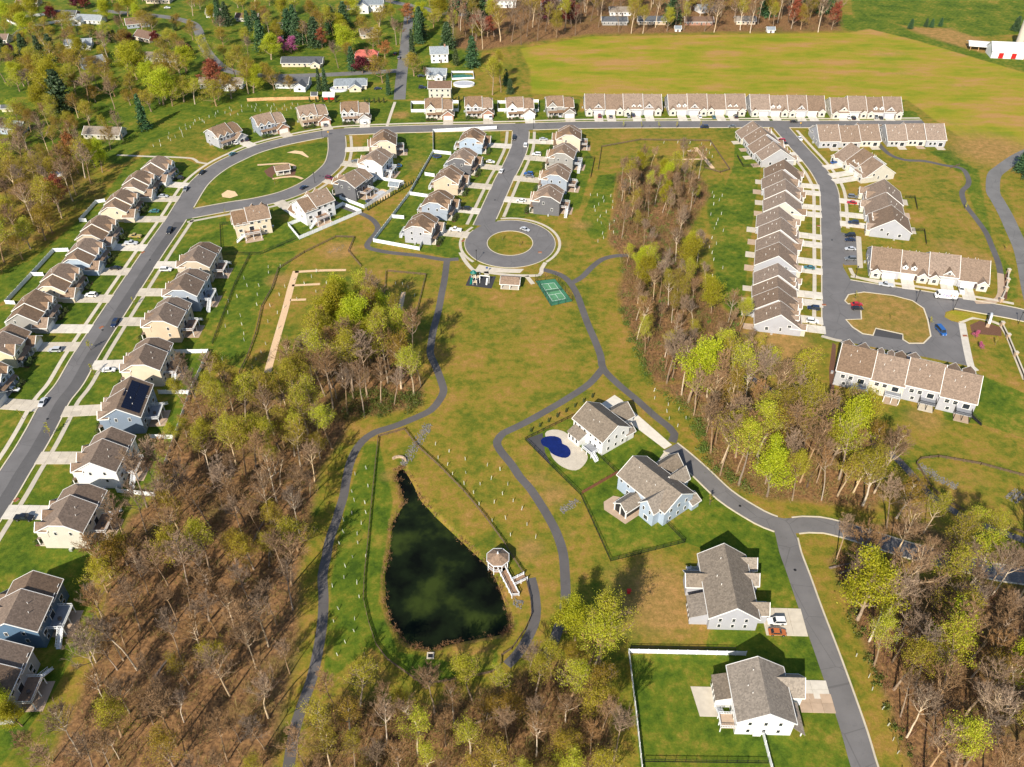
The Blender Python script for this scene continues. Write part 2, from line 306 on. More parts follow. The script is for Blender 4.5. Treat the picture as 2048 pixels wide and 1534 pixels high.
for i, (nm, P, wd, ks, ws, mt, cl) in enumerate(ROADS):
    L = RL[i]; A, B = offset(L, -wd / 2, cl), offset(L, wd / 2, cl); mb = MB(); z = 0.022 + 0.004 * i
    strip(mb, A, B, -0.1, z, closed=cl); struct(mb.build(nm, mt))
    if i == 11:
        for r0, r1, nme in ((wd / 2, wd / 2 + .3, 'kerb'), (-wd / 2 - .32, -wd / 2, 'kerb'), (wd / 2 + 1.5, wd / 2 + 2.7, 'sidewalk')):
            A, B = offset(L, r0, True), offset(L, r1, True); mb = MB()
            keep = [road_d(p.x, p.y, 11)[0] > 0.3 for p in B]; 
            if r0 < 0: keep = [True] * len(B)
            if nme == 'sidewalk': keep = [k_ and not (4.0 < j_ * 2 * math.pi / 64 < 5.45) for j_, k_ in enumerate(keep)]
            strip(mb, A, B, -0.1, 0.13 if nme == 'kerb' else 0.06, keep, True); struct(mb.build(nme, 'kerb_concrete' if nme == 'kerb' else 'concrete'))
        continue
    if i == 0:
        q = [p for p in L if p.y < g(352, 440).y]; mb = MB(); strip(mb, offset(q, .15), offset(q, wd / 2 - .02), -.05, z + .004); struct(mb.build('resurfaced_lane', 'lane_asphalt'))
    for s in ks:
        A, B = offset(L, s * wd / 2), offset(L, s * (wd / 2 + .45)); mb = MB()
        keep = [road_d(p.x, p.y, i)[0] > 0.25 and not (i == 3 and s == -1 and p.y < g(1680, 460).y) and not (i == 4 and s == 1 and p.x < g(1905, 625).x) for p in B]
        strip(mb, A, B, -0.1, 0.13, keep); struct(mb.build('kerb', 'kerb_concrete'))
    for s in ws:
        A, B = offset(L, s * (wd / 2 + 2.3)), offset(L, s * (wd / 2 + 3.8)); mb = MB()
        keep = []
        for p in B:
            k = road_d(p.x, p.y, i)[0] > 1.2
            if i == 0 and s == 1 and p.y > g(365, 424).y: k = False
            if i == 3 and s == -1 and p.y < g(1680, 460).y: k = False
            keep.append(k)
        strip(mb, A, B, -0.1, 0.06, keep); struct(mb.build('sidewalk', 'concrete'))
for j, (nm, P, wd) in enumerate(PATHS):
    L = cat_rom(W2(P), 2.0); mb = MB(); strip(mb, offset(L, -wd / 2), offset(L, wd / 2), -0.08, 0.018 + 0.003 * (j % 3)); struct(mb.build(nm, 'path_asphalt'))
def slab(name, P, m, z=0.04, th=0.12, px=True):
    mb = MB(); q = W2(P) if px else P
    mb.prism([(x, y, z) for x, y in q], th); return mb.build(name, m)
def walkway(P, wd=1.5, m='concrete', name='sidewalk', z=0.05, step=2.0, px=True):
    L = cat_rom(W2(P) if px else P, step); mb = MB(); strip(mb, offset(L, -wd / 2), offset(L, wd / 2), -0.1, z); return struct(mb.build(name, m))
# paved court of the villas, its parking bays, island
struct(slab('paved_court', [(1642,575),(1648,672),(1680,681),(1745,694),(1861,716),(1942,733),(1920,646),(1903,642),(1889,634),(1891,624),(1906,619),(1941,623),(1936,603),(1860,588),(1756,572),(1700,558),(1686,534)], 'asphalt', 0.016))
struct(slab('parking_bay', [(1676,463),(1712,472),(1716,530),(1690,530),(1676,520)], 'asphalt', 0.017))
struct(slab('sidewalk', [(1712,472),(1722,474),(1726,536),(1715,536)], 'concrete', 0.09))
ISL = [(1691,602),(1698,590),(1728,585),(1786,592),(1824,602),(1846,617),(1854,640),(1860,672),(1846,686),(1818,686),(1807,679),(1806,668),(1751,656),(1745,670),(1726,667),(1706,654),(1693,640),(1724,639),(1722,608),(1696,607)]
struct(slab('parking_bay', [(1696,607),(1722,608),(1724,639),(1690,641),(1670,628)], 'asphalt', 0.020)); struct(slab('dark_bay', [(1751,657),(1806,669),(1807,680),(1745,671)], 'dark_asphalt', 0.021))
ip = [Vector((*p, 0)) for p in W2(ISL)]
mb = MB(); strip(mb, ip, offset(ip, -.5, True) if sum(a.x * b.y - b.x * a.y for a, b in zip(ip, ip[1:] + ip[:1])) < 0 else offset(ip, -.5, True), -0.05, 0.14, closed=True); struct(mb.build('kerb', 'kerb_concrete'))
struct(slab('parking_bay', [(958,529),(975,533),(1010,537),(1048,538),(1040,546),(1000,545),(950,541)], 'concrete', 0.03))
walkway([(921,505),(929,520),(938,532),(946,540),(1000,548),(1040,551),(1079,550),(1083,538),(1091,525)], 1.7)
walkway([(972,543),(974,551)], 2.0); walkway([(1053,552),(1066,568)], 1.8); walkway([(774,252),(782,227),(790,204)], 1.6); walkway([(234,310),(300,313),(340,314),(385,317),(395,324),(418,328)], 1.5)
walkway([(515,330),(545,328),(575,327),(590,333),(588,338)], 1.5, 'gravel', 'garden_path'); walkway([(545,358),(560,355),(590,353),(605,358)], 1.5, 'gravel', 'garden_path')
walkway([(1643,672),(1672,680),(1684,682)], 1.5); walkway([(1924,646),(1932,690),(1942,733),(1952,742)], 2.6, 'new_concrete'); walkway([(1921,645),(1945,636),(1975,640),(2003,650)], 1.5)
walkway([(1700,536),(1712,553),(1760,566),(1762,570)], 1.5); walkway([(2001,547),(2001,590),(1985,603),(1950,604)], 2.6, 'paver', 'paver_path')
walkway([(2003,652),(2015,672),(2030,710),(2050,760)], 1.6, 'concrete')
struct(slab('driveway', [(1229,790),(1244,800),(1256,813),(1344,890),(1329,898),(1259,845),(1236,838),(1196,812)], 'new_concrete', 0.05))
struct(slab('driveway', [(1329,903),(1338,905),(1378,940),(1372,946),(1345,944),(1310,930)], 'concrete', 0.045))
for P, wd in (([(590,544),(640,541),(692,540)], 1.6), ([(592,542),(583,570),(570,620),(550,690),(535,745)], 2.6), ([(584,571),(640,568)], 1.4), ([(580,600),(612,599)], 1.4), ([(807,584),(803,605),(798,626)], 1.8), ([(1391,295),(1408,315),(1426,337)], 2.2), ([(1346,319),(1410,318)], 1.3), ([(1375,302),(1394,302)], 1.5)):
    walkway(P, wd, 'gravel', 'gravel_strip', 0.03)
struct(slab('sand_patch', [(574,305),(590,301),(605,303),(618,314),(615,315),(600,308)], 'sand', 0.02)); struct(slab('sand_patch', [(443,388),(455,380),(470,383),(476,391),(460,396),(445,394)], 'sand', 0.02))
struct(slab('mulch_bed', [(1940,650),(1960,641),(2003,655),(2003,672),(1944,667)], 'mulch', 0.02)); struct(slab('mulch_bed', [(1665,685),(1672,690),(1668,790),(1660,790),(1658,740)], 'mulch', 0.02)); struct(slab('mulch_bed', [(1052,878),(1085,866),(1090,905),(1100,925),(1100,930)], 'dark_asphalt', 0.02))
struct(slab('mulch_bed', [(2010,548),(2018,546),(2014,598),(2000,604),(2004,590)], 'mulch', 0.02))

# ------------------------------------------------------------------ ground sheet
POND = [(796,938),(808,934),(827,966),(842,998),(874,1033),(924,1080),(969,1122),(985,1140),(1000,1172),(1014,1215),(1022,1250),(1016,1262),(999,1269),(937,1280),(902,1288),(867,1298),(829,1295),(805,1280),(780,1244),(770,1200),(768,1150),(778,1093),(784,1040),(808,1005),(800,975),(790,950)]
WOODS = {
 'A': [(400,770),(470,770),(560,800),(640,830),(700,835),(690,870),(640,940),(620,1050),(600,1150),(600,1300),(570,1420),(540,1580),(60,1600),(130,1450),(170,1370),(200,1280),(205,1200),(230,1110),(250,1040),(310,1000),(345,890)],
 'B': [(650,655),(700,640),(770,645),(800,690),(848,760),(842,812),(760,830),(690,836),(630,826),(560,800),(600,760),(640,710)],
 'C': [(1235,345),(1300,330),(1400,350),(1420,390),(1386,446),(1361,491),(1390,520),(1424,600),(1480,640),(1490,690),(1530,760),(1490,755),(1400,760),(1309,767),(1274,696),(1249,634),(1236,584),(1249,521),(1215,484),(1231,400)],
 'D': [(1309,768),(1356,800),(1394,843),(1411,893),(1424,943),(1461,972),(1535,1000),(1611,1003),(1691,1014),(1745,1022),(1768,985),(1755,930),(1690,890),(1600,835),(1540,800),(1490,765),(1400,762)],
 'E': [(1680,1105),(1750,1130),(1850,1155),(1960,1165),(2090,1180),(2090,1600),(1840,1600),(1800,1480),(1760,1370),(1715,1260),(1685,1180),(1655,1120)],
 'G': [(1740,1055),(1790,1035),(1850,1052),(1950,1088),(2060,1118),(2060,1136),(1940,1108),(1800,1075)],
 'F': [(640,1420),(700,1395),(830,1415),(950,1390),(1040,1350),(1110,1320),(1180,1335),(1222,1400),(1232,1600),(590,1600)],
 'T': [(900,98),(960,104),(1060,88),(1180,71),(1450,66),(1560,67),(1690,63),(1670,15),(1500,-20),(1200,-30),(900,10)],
 'H': [(-60,300),(60,285),(180,345),(232,372),(170,402),(120,445),(105,490),(60,512),(-60,590)]}
LUSH = [
 ([(1050,880),(1146,833),(1270,850),(1330,900),(1400,960),(1500,1040),(1560,1060),(1590,1150),(1640,1300),(1740,1534),(1690,1600),(1284,1600),(1262,1310),(1410,1300),(1420,1250),(1480,1180),(1440,1110),(1370,1085),(1221,1123),(1161,990)], 0.6, .95),
 ([(-80,640),(12,608),(64,552),(108,504),(160,445),(193,407),(290,310),(330,300),(400,330),(352,439),(207,656),(-60,1060)], 1.0, .85),
 ([(352,439),(450,430),(470,500),(500,511),(425,690),(418,706),(381,786),(310,993),(230,1080),(170,1120),(190,1230),(100,1400),(0,1534),(-60,1090),(207,656)], 0.8, .9),
 ([(440,450),(560,400),(660,380),(740,270),(860,265),(866,306),(740,410),(600,480),(521,509),(443,509)], .7, .9), ([(866,265),(1000,262),(1010,340),(960,440),(920,520),(840,503),(747,484),(820,388)], .7, .9),
 ([(1052,265),(1150,265),(1190,320),(1160,420),(1110,430),(1010,440)], 1.2, .75), ([(400,265),(500,212),(640,204),(1160,198),(1160,243),(860,247),(660,257),(560,272),(480,303),(440,305)], 1.2, .95),
 ([(1160,222),(1830,222),(1850,245),(1160,244)], .8, .8), ([(1470,262),(1530,300),(1510,420),(1495,560),(1490,640),(1460,620),(1445,480),(1445,380),(1465,330)], 1.5, .75),
 ([(-200,-40),(1000,-40),(960,130),(860,198),(640,202),(480,218),(300,285),(250,330),(-80,300)], 2, .75), ([(1950,745),(2060,790),(2060,880),(1965,850),(1890,840),(1880,810)], 1.0, .9),
 ([(1680,28),(1740,33),(1900,83),(2100,132),(2100,168),(1880,106),(1720,67),(1680,52)], 1.5, 1.0), ([(1690,-60),(2200,-60),(2200,60),(1950,75),(1800,50),(1700,30)], 3, .62), ([(880,350),(940,600),(940,860),(900,850),(890,760),(875,650),(890,560)], 3, .35),
 ([(440,520),(540,505),(600,500),(560,560),(520,620),(490,740),(420,720)], 1.2, .8), ([(120,470),(200,400),(250,330),(290,310),(170,440),(20,600),(-80,640),(-60,560),(60,520)], 2, .75), ([(730,880),(760,880),(790,1000),(760,1200),(800,1300),(900,1320),(1000,1290),(1000,1340),(850,1370),(740,1300),(640,1380),(660,1150),(690,1000)], 1, .65),
 ([(1850,300),(1900,300),(1960,340),(1990,480),(2040,560),(2040,600),(2010,600),(1990,500),(1950,440),(1920,350)], 1.5, .6), ([(1195,350),(1235,345),(1215,480),(1180,480),(1160,440)], 1, .7), ([(1405,380),(1450,350),(1470,420),(1470,640),(1430,600),(1420,520)], 2, .6),
 ([(1890,860),(1960,860),(2060,900),(2060,950),(1960,930),(1880,900)], 1.5, .4), ([(400,300),(520,212),(500,205),(330,260),(270,300),(310,310)], 1.5, .5), ([(420,340),(520,300),(655,282),(668,310),(640,345),(560,385),(420,412),(395,395)], .8, .7)]
DRY = [((1320,1200), 17, .9), ((1230,1150), 8, .5), ((1050,640), 22, .45), ((1120,690), 14, .4), ((680,500), 9, 1.0), ((560,560), 8, .8), ((1310,1130), 10, .6), ((1110,990), 8, .7), ((1080,960), 7, .6), ((1060,1100), 7, .7), ((1140,1070), 5, .5), ((1400,480), 9, .8), ((1160,450), 8, .7), ((1130,490), 9, .5), ((1280,640), 9, .5), ((1560,690), 16, .9), ((1530,700), 14, .8), ((1850,840), 10, .7), ((1780,640), 26, .9), ((1990,300), 30, .9), ((1970,290), 30, .7), ((1380,330), 14, .6), ((1440,330), 10, .6), ((1760,440), 10, .4), ((1870,430), 20, .35), ((1910,500), 16, .6), ((1960,520), 10, .7), ((1880,395), 12, .4), ((820,570), 6, .6), ((1280,810), 6, .5), ((1920,960), 18, .45), ((1010,580), 10, .3), ((800,230), 7, .9), ((840,330), 12, .6), ((560,345), 14, .2), ((1060,440), 10, .4), ((780,950), 5, .6), ((1380,1380), 9, .35), ((1010,850), 8, .3), ((860,510), 6, .4), ((1010,660), 14, .3), ((960,760), 14, .2), ((1090,720), 12, .3), ((310,160), 10, .5), ((80,80), 22, .6), ((1560,860), 7, .4)]
FIELD = [(1040,97),(1180,73),(1450,69),(1700,65),(1740,58),(1830,80),(2200,190),(2200,360),(1990,322),(1870,240),(1815,200),(1160,192),(1062,187),(1060,140)]
MUD = [(1800,52),(1900,55),(1990,88),(2100,112),(2040,114),(1960,106),(1890,86),(1830,66)]
ys = [-400, -200, -60, 20]; y = 60.0
while y < 760: ys.append(y); y += 0.45 + y * 0.0016
while y < 9000: ys.append(y); y *= 1.09
NX = 440; ts = np.linspace(-1, 1, NX)
YS = np.array(ys); HW = np.where(YS < 800, 75 + 0.62 * np.maximum(YS, 0), 75 + .62 * 800 + (YS - 800) * 1.5); HW = np.where(YS < 50, 400, HW)
GX = ts[None, :] * HW[:, None]; GY = np.repeat(YS[:, None], NX, 1); GZ = np.zeros_like(GX)
PW = W2(POND); sdp = np.full(GX.shape, 99.0); bb = (GY > 110) & (GY < 220) & (np.abs(GX) < 60)
sdp[bb] = sdist(GX[bb], GY[bb], PW)
q = np.clip((1.2 - sdp) / 4.0, 0, 1); GZ -= 2.2 * q * q * (3 - 2 * q)
near = (GY > 40) & (GY < 1500)
gx, gy = GX[near], GY[near]
def soft(P, s): return np.clip(0.5 - sdist(gx, gy, P) / (2 * s), 0, 1)
lush = np.zeros(gx.shape)
for P, s, wt in LUSH: lush = np.maximum(lush, soft(W2(P), s) * wt)
lit = np.zeros(gx.shape)
for k, P in WOODS.items(): lit = np.maximum(lit, soft(W2(P), 4.0 if k != 'T' else 8.0) * {'H': .45, 'T': .8}.get(k, 1))
dry = np.zeros(gx.shape)
for c, r, wt in DRY:
    a, b_ = g2(c); dry = np.maximum(dry, wt * np.exp(-((gx - a) ** 2 + (gy - b_) ** 2) / (r * r)))
dry = np.maximum(dry, soft(W2(MUD), 6) * .9)
fld = soft(W2(FIELD), 5.0)
sp = sdp[near]; shore = np.exp(-((sp - .6) / .9) ** 2)
dry = np.maximum(dry, shore * .6)
att = np.zeros((GX.size, 4), np.float32); att[:, 3] = 0
idx = np.flatnonzero(near.ravel()); att[idx, 0] = lush; att[idx, 1] = lit; att[idx, 2] = dry; att[idx, 3] = fld
ny = len(ys); V = np.stack([GX, GY, GZ], -1).reshape(-1, 3)
I = np.arange(ny * NX).reshape(ny, NX); F = np.stack([I[:-1, :-1], I[:-1, 1:], I[1:, 1:], I[1:, :-1]], -1).reshape(-1, 4)
me = bpy.data.meshes.new('ground'); me.vertices.add(len(V)); me.vertices.foreach_set('co', V.ravel().astype(np.float32))
me.loops.add(F.size); me.loops.foreach_set('vertex_index', F.ravel().astype(np.int32)); me.polygons.add(len(F)); me.polygons.foreach_set('loop_start', np.arange(0, F.size, 4, dtype=np.int32)); me.polygons.foreach_set('loop_total', np.full(len(F), 4, np.int32))
ca = me.attributes.new('cover', 'FLOAT_COLOR', 'POINT'); ca.data.foreach_set('color', att.ravel()); me.update(); me.validate()
m, t, b = nodes_mat('ground'); p = worldpos(t)
at = N(t, 'ShaderNodeAttribute', attribute_name='cover'); sc_ = N(t, 'ShaderNodeSeparateColor'); t.links.new(at.outputs['Color'], sc_.inputs[0])
nb, nm_, nf, nff = noise(t, 0.03, 5, p), noise(t, 0.16, 6, p, .62), noise(t, 0.9, 5, p, .65), noise(t, 4.0, 3, p, .7)
def edge(ch, k=0.5, lo=.38, hi=.62):
    s = math_(t, 'ADD', ch, math_(t, 'MULTIPLY', math_(t, 'SUBTRACT', math_(t, 'ADD', math_(t, 'MULTIPLY', nm_, .6), math_(t, 'MULTIPLY', nf, .4)), .5), k))
    mr = N(t, 'ShaderNodeMapRange', interpolation_type='SMOOTHSTEP'); t.links.new(s, mr.inputs[0]); mr.inputs[1].default_value = lo; mr.inputs[2].default_value = hi; return mr.outputs[0]
pa = noise(t, 0.055, 9, p, .68); pb = noise(t, 0.33, 7, p, .7); gr = noise(t, 1.7, 4, p, .85)
mixn = math_(t, 'ADD', math_(t, 'MULTIPLY', pa, .55), math_(t, 'MULTIPLY', pb, .45))
olive = ramp(t, mixn, [(0.38, (0.080, 0.120, 0.010)), (0.455, (0.155, 0.158, 0.016)), (0.51, (0.235, 0.185, 0.024)), (0.57, (0.295, 0.185, 0.040)), (0.65, (0.39, 0.215, 0.070))])
green = ramp(t, mixn, [(0.40, (0.045, 0.085, 0.007)), (0.47, (0.085, 0.135, 0.010)), (0.53, (0.135, 0.165, 0.014)), (0.58, (0.22, 0.19, 0.026)), (0.64, (0.30, 0.21, 0.04))])
dryc = ramp(t, pb, [(0.35, (0.22, 0.15, 0.040)), (0.5, (0.31, 0.19, 0.058)), (0.65, (0.43, 0.235, 0.085))])
litc = ramp(t, nf, [(0.30, (0.085, 0.050, 0.026)), (0.45, (0.175, 0.094, 0.043)), (0.56, (0.275, 0.148, 0.064)), (0.72, (0.37, 0.21, 0.095))])
litc = mixc(t, math_(t, 'MULTIPLY', edge(nb, .9, .5, .72), .6), litc, (0.11, 0.11, 0.022))
mp = N(t, 'ShaderNodeMapping'); mp.inputs['Scale'].default_value = (.5, 1.25, 1); mp.inputs['Rotation'].default_value = (0, 0, R(4)); t.links.new(p, mp.inputs[0])
row = noise(t, 0.045, 9, mp.outputs[0], .7)
fldc = ramp(t, row, [(0.38, (0.20, 0.235, 0.012)), (0.46, (0.29, 0.26, 0.020)), (0.53, (0.35, 0.25, 0.038)), (0.62, (0.42, 0.235, 0.08))])
fldc = mixc(t, math_(t, 'MULTIPLY', edge(nb, 1.2, .5, .75), .55), fldc, (0.20, 0.245, 0.012))
def lines(ang, sc, amt, src):
    mw = N(t, 'ShaderNodeMapping'); mw.inputs['Rotation'].default_value = (0, 0, R(ang)); t.links.new(p, mw.inputs[0])
    wv = N(t, 'ShaderNodeTexWave', i={'Scale': sc, 'Distortion': 3.0, 'Detail': 3.0, 'Detail Scale': .6}); t.links.new(mw.outputs[0], wv.inputs['Vector'])
    return mixc(t, math_(t, 'MULTIPLY', wv.outputs['Fac'], amt), src, mixc(t, 1.0, src, (.6, .66, .55), 'MULTIPLY'))
green = lines(35, .12, .26, green); olive = lines(80, .07, .15, olive); fldc = lines(94, .045, .10, fldc); fldc = lines(92, .35, .12, fldc)
o = mixc(t, edge(sc_.outputs[0], .38), olive, green); o = mixc(t, edge(at.outputs['Alpha'], .4), o, fldc); o = mixc(t, edge(sc_.outputs[2], .75, .3, .85), o, dryc); o = mixc(t, edge(sc_.outputs[1], .6, .3, .75), o, litc)
gm = N(t, 'ShaderNodeMapRange'); t.links.new(gr, gm.inputs[0]); gm.inputs[1].default_value = .38; gm.inputs[2].default_value = .62
o = mixc(t, math_(t, 'MULTIPLY', gm.outputs[0], .55), o, mixc(t, 1.0, o, (0.48, 0.50, 0.45), 'MULTIPLY'))
t.links.new(o, b.inputs['Base Color']); b.inputs['Roughness'].default_value = 0.95; b.inputs['Specular IOR Level'].default_value = .15
bump(t, b, math_(t, 'ADD', nff, math_(t, 'MULTIPLY', nf, 2)), .55, .12)
me.materials.append(m); struct(ob('ground', me))
# island and grass sheets lying in the paving
def cover(o, c):
    a = o.data.attributes.new('cover', 'FLOAT_COLOR', 'POINT'); a.data.foreach_set('color', np.tile(np.array(c, np.float32), len(o.data.vertices))); return o
struct(cover(slab('island_grass', ISL, 'ground', 0.10), (0, 0, .62, 0)))
struct(slab('island_grass', [(1889,634),(1893,626),(1906,621),(1938,626),(1975,634),(1972,640),(1945,634),(1921,643),(1903,641)], 'ground', 0.10))
# water
m, t, b = nodes_mat('pond_water'); p = worldpos(t); f = noise(t, 0.07, 5, p)
t.links.new(ramp(t, f, [(0.40, (0.003, 0.004, 0.0025)), (0.52, (0.008, 0.013, 0.005)), (0.64, (0.030, 0.044, 0.009))]), b.inputs['Base Color']); b.inputs['Roughness'].default_value = .12; b.inputs['Specular IOR Level'].default_value = .09
bump(t, b, noise(t, 1.5, 3, p), .05, .03)
c0 = Vector((sum(x for x, _ in PW) / len(PW), sum(y_ for _, y_ in PW) / len(PW), 0))
mb = MB(); L = cat_rom(PW, 2, True); mb.face([(p_.x, p_.y, -.62) for p_ in L]); struct(mb.build('pond_water', 'pond_water'))

# ------------------------------------------------------------------ house kit (local frame: x along the ridge, +y towards the street)
def roof_faces(x0, x1, y0, y1, ze, zr, clip=(0, 0), o=.45):
    yc, h = (y0 + y1) / 2, (y1 - y0) / 2; s = (zr - ze) / h; e = ze - o * s; X0, X1 = x0 - o, x1 + o; c0, c1 = clip
    def end(X, c, sg):
        return (X, yc - (h + o) * c, zr - (h + o) * c * s), (X, yc + (h + o) * c, zr - (h + o) * c * s), (X - sg * (h + o) * c, yc, zr)
    a0, b0, r0 = end(X0, c0, -1); a1, b1, r1 = end(X1, c1, 1)
    F = [[(X0, y0 - o, e), (X1, y0 - o, e)] + ([a1, r1] if c1 else [r1]) + ([r0, a0] if c0 else [r0]), [(X1, y1 + o, e), (X0, y1 + o, e)] + ([b0, r0] if c0 else [r0]) + ([r1, b1] if c1 else [r1])]
    if c0: F.append([a0, r0, b0])
    if c1: F.append([b1, r1, a1])
    rk = [[(X0, y0 - o, e), a0, b0, (X0, y1 + o, e)], [(X1, y0 - o, e), a1, b1, (X1, y1 + o, e)], [(X0, y0 - o, e), (X1, y0 - o, e)], [(X0, y1 + o, e), (X1, y1 + o, e)]]
    return F, rk
def gable(root, x0, x1, y0, y1, ze, zr, wm, rm, clip=(0, 0), o=.45, z0=-.3, walls=True, name='wall', rname='roof', axis='x', trim=True):
    """one gabled mass: wall, roof, white trim. axis='y' turns the ridge to run front to back"""
    x0, x1 = min(x0, x1), max(x0, x1); y0, y1 = min(y0, y1), max(y0, y1)
    sw = (lambda p: (p[1], p[0], p[2])) if axis == 'y' else (lambda p: p)
    if axis == 'y': x0, x1, y0, y1 = y0, y1, x0, x1
    F, rk = roof_faces(x0, x1, y0, y1, ze, zr, clip, o)
    yc, h = (y0 + y1) / 2, (y1 - y0) / 2; wo = None
    if walls:
        mb = MB()
        for y in (y0, y1): mb.face([sw(p) for p in ((x0, y, z0), (x1, y, z0), (x1, y, ze), (x0, y, ze))])
        for x, c in ((x0, clip[0]), (x1, clip[1])):
            zt = zr - .12 - (zr - ze) * c; top = [(x, yc + h * c, zt), (x, yc - h * c, zt)] if c else [(x, yc, zt)]
            mb.face([sw(p) for p in [(x, y0, z0), (x, y1, z0), (x, y1, ze - .1)] + top + [(x, y0, ze - .1)]])
        wo = mb.build(name, wm, root)
    mb = MB()
    for f in F: mb.prism([sw(p) for p in f], .16)
    ro = mb.build(rname, rm, root)
    if trim:
        mb = MB()
        for line in rk:
            for a, b in zip(line, line[1:]):
                if (Vector(a) - Vector(b)).length > .05: mb.bar((Vector(sw(a)) + Vector((0, 0, .03))), (Vector(sw(b)) + Vector((0, 0, .03))), .17, .28)
        mb.build('roof_trim', 'white_trim', ro)
    return wo, ro
FAR = False
def win(root, x, y, z, face, wd=1.0, ht=1.5, two=True):
    if face in 'fb': o = blk('window', root, (x, y + (.03 if face == 'f' else -.03), z), (wd, .12, ht), 'white_trim'); ps = (.78, 1.5, .40 if two and not FAR else .84)
    else: o = blk('window', root, (x + (.03 if face == 'r' else -.03), y, z), (.12, wd, ht), 'white_trim'); ps = (1.5, .78, .40 if two and not FAR else .84)
    for dz in ((-.22, .22) if two and not FAR else (0,)): blk('pane', o, (0, 0, dz), ps, 'glass')
    return o
def deck(root, x0, x1, y0, y1, z, m='deck_wood', rail='vinyl_white', stair=1):
    """raised deck with posts, balustrade and a flight of steps (stair: side along x)"""
    if x0 > x1: x0, x1, stair = x1, x0, -stair
    d = blk('deck', root, ((x0 + x1) / 2, (y0 + y1) / 2, z - .1), (x1 - x0, y1 - y0, .2), m)
    e = 1 if y1 > y0 else -1
    for x in np.linspace(x0 + .1, x1 - .1, 3): blk('deck_post', root, (x, y1 - .1 * e, z / 2 - .2), (.2, .2, z), rail)
    mb = MB()
    for a, b in (((x0, y0), (x0, y1)), ((x0, y1), (x1, y1)), ((x1, y1), (x1, y0))):
        mb.bar((*a, z + 1.0), (*b, z + 1.0), .1, .1); mb.bar((*a, z + .2), (*b, z + .2), .08, .08)
        n = max(2, int(math.dist(a, b) / .35))
        for i in range(n + 1): q = [a[k] + (b[k] - a[k]) * i / n for k in (0, 1)]; mb.box(q[0] - .035, q[0] + .035, q[1] - .035, q[1] + .035, z, z + (1.1 if i in (0, n) else .95))
    mb.build('balustrade', rail, root)
    if stair:
        mb = MB(); xs = x1 if stair > 0 else x0; n = max(4, int(z / .19)); ym = y1 - 1.2 * e
        for i in range(n):
            xa = xs + stair * i * .27; mb.box(min(xa, xa + stair * .3), max(xa, xa + stair * .3), min(ym, y1), max(ym, y1), z - (i + 1) * z / n, z - (i + 1) * z / n + .06)
        for yy in (ym, y1):
            mb.bar((xs, yy, z + .95), (xs + stair * n * .27, yy, .95), .1, .1); mb.bar((xs, yy, z + .1), (xs + stair * n * .27, yy, .1), .1, .25)
            for i in range(0, n + 1, 2): xa = xs + stair * i * .27; mb.box(xa - .04, xa + .04, yy - .04, yy + .04, z * (1 - i / n), z * (1 - i / n) + .95)
        mb.build('stairs', rail, root)
    return d
def vents(root, roof, pts):
    for x, y, z in pts:
        mb = MB(); mb.tube((x, y, z - .3), (x, y, z + .5), .09, .09, 6, True); mb.build('vent_pipe', 'white_trim', roof)
FOOT = []          # footprints for keeping trees, tubes and lawns clear
def footprint(o, x0, x1, y0, y1):
    M = Matrix.Translation(o.location) @ Matrix.Rotation(o.rotation_euler.z, 4, 'Z')
    FOOT.append([tuple((M @ Vector((x, y, 0)))[:2]) for x, y in ((x0, y0), (x1, y0), (x1, y1), (x0, y1))])
def driveway(o, xc, yf, wd, mt='concrete', maxlen=26, slabs=True):
    M = Matrix.Translation(o.location) @ Matrix.Rotation(o.rotation_euler.z, 4, 'Z'); L = 2.0
    while L < maxlen:
        q = M @ Vector((xc, yf + L, 0))
        if road_d(q.x, q.y)[0] < -.05: break
        L += .25
    if L >= maxlen: L = 9
    d = struct(ob('driveway', None, None, o.location.copy(), o.rotation_euler.z)); n = max(1, round(L / 3.2)); k = 2 if wd > 4 else 1
    for i in range(n):
        for j in range(k):
            a = L / n; c = wd / k
            blk('slab', d, (xc - wd / 2 + c * (j + .5), yf + a * (i + .5), -.02 + .003 * rnd.random()), (c - .05, a - .05, .32), mt)
    return M, L
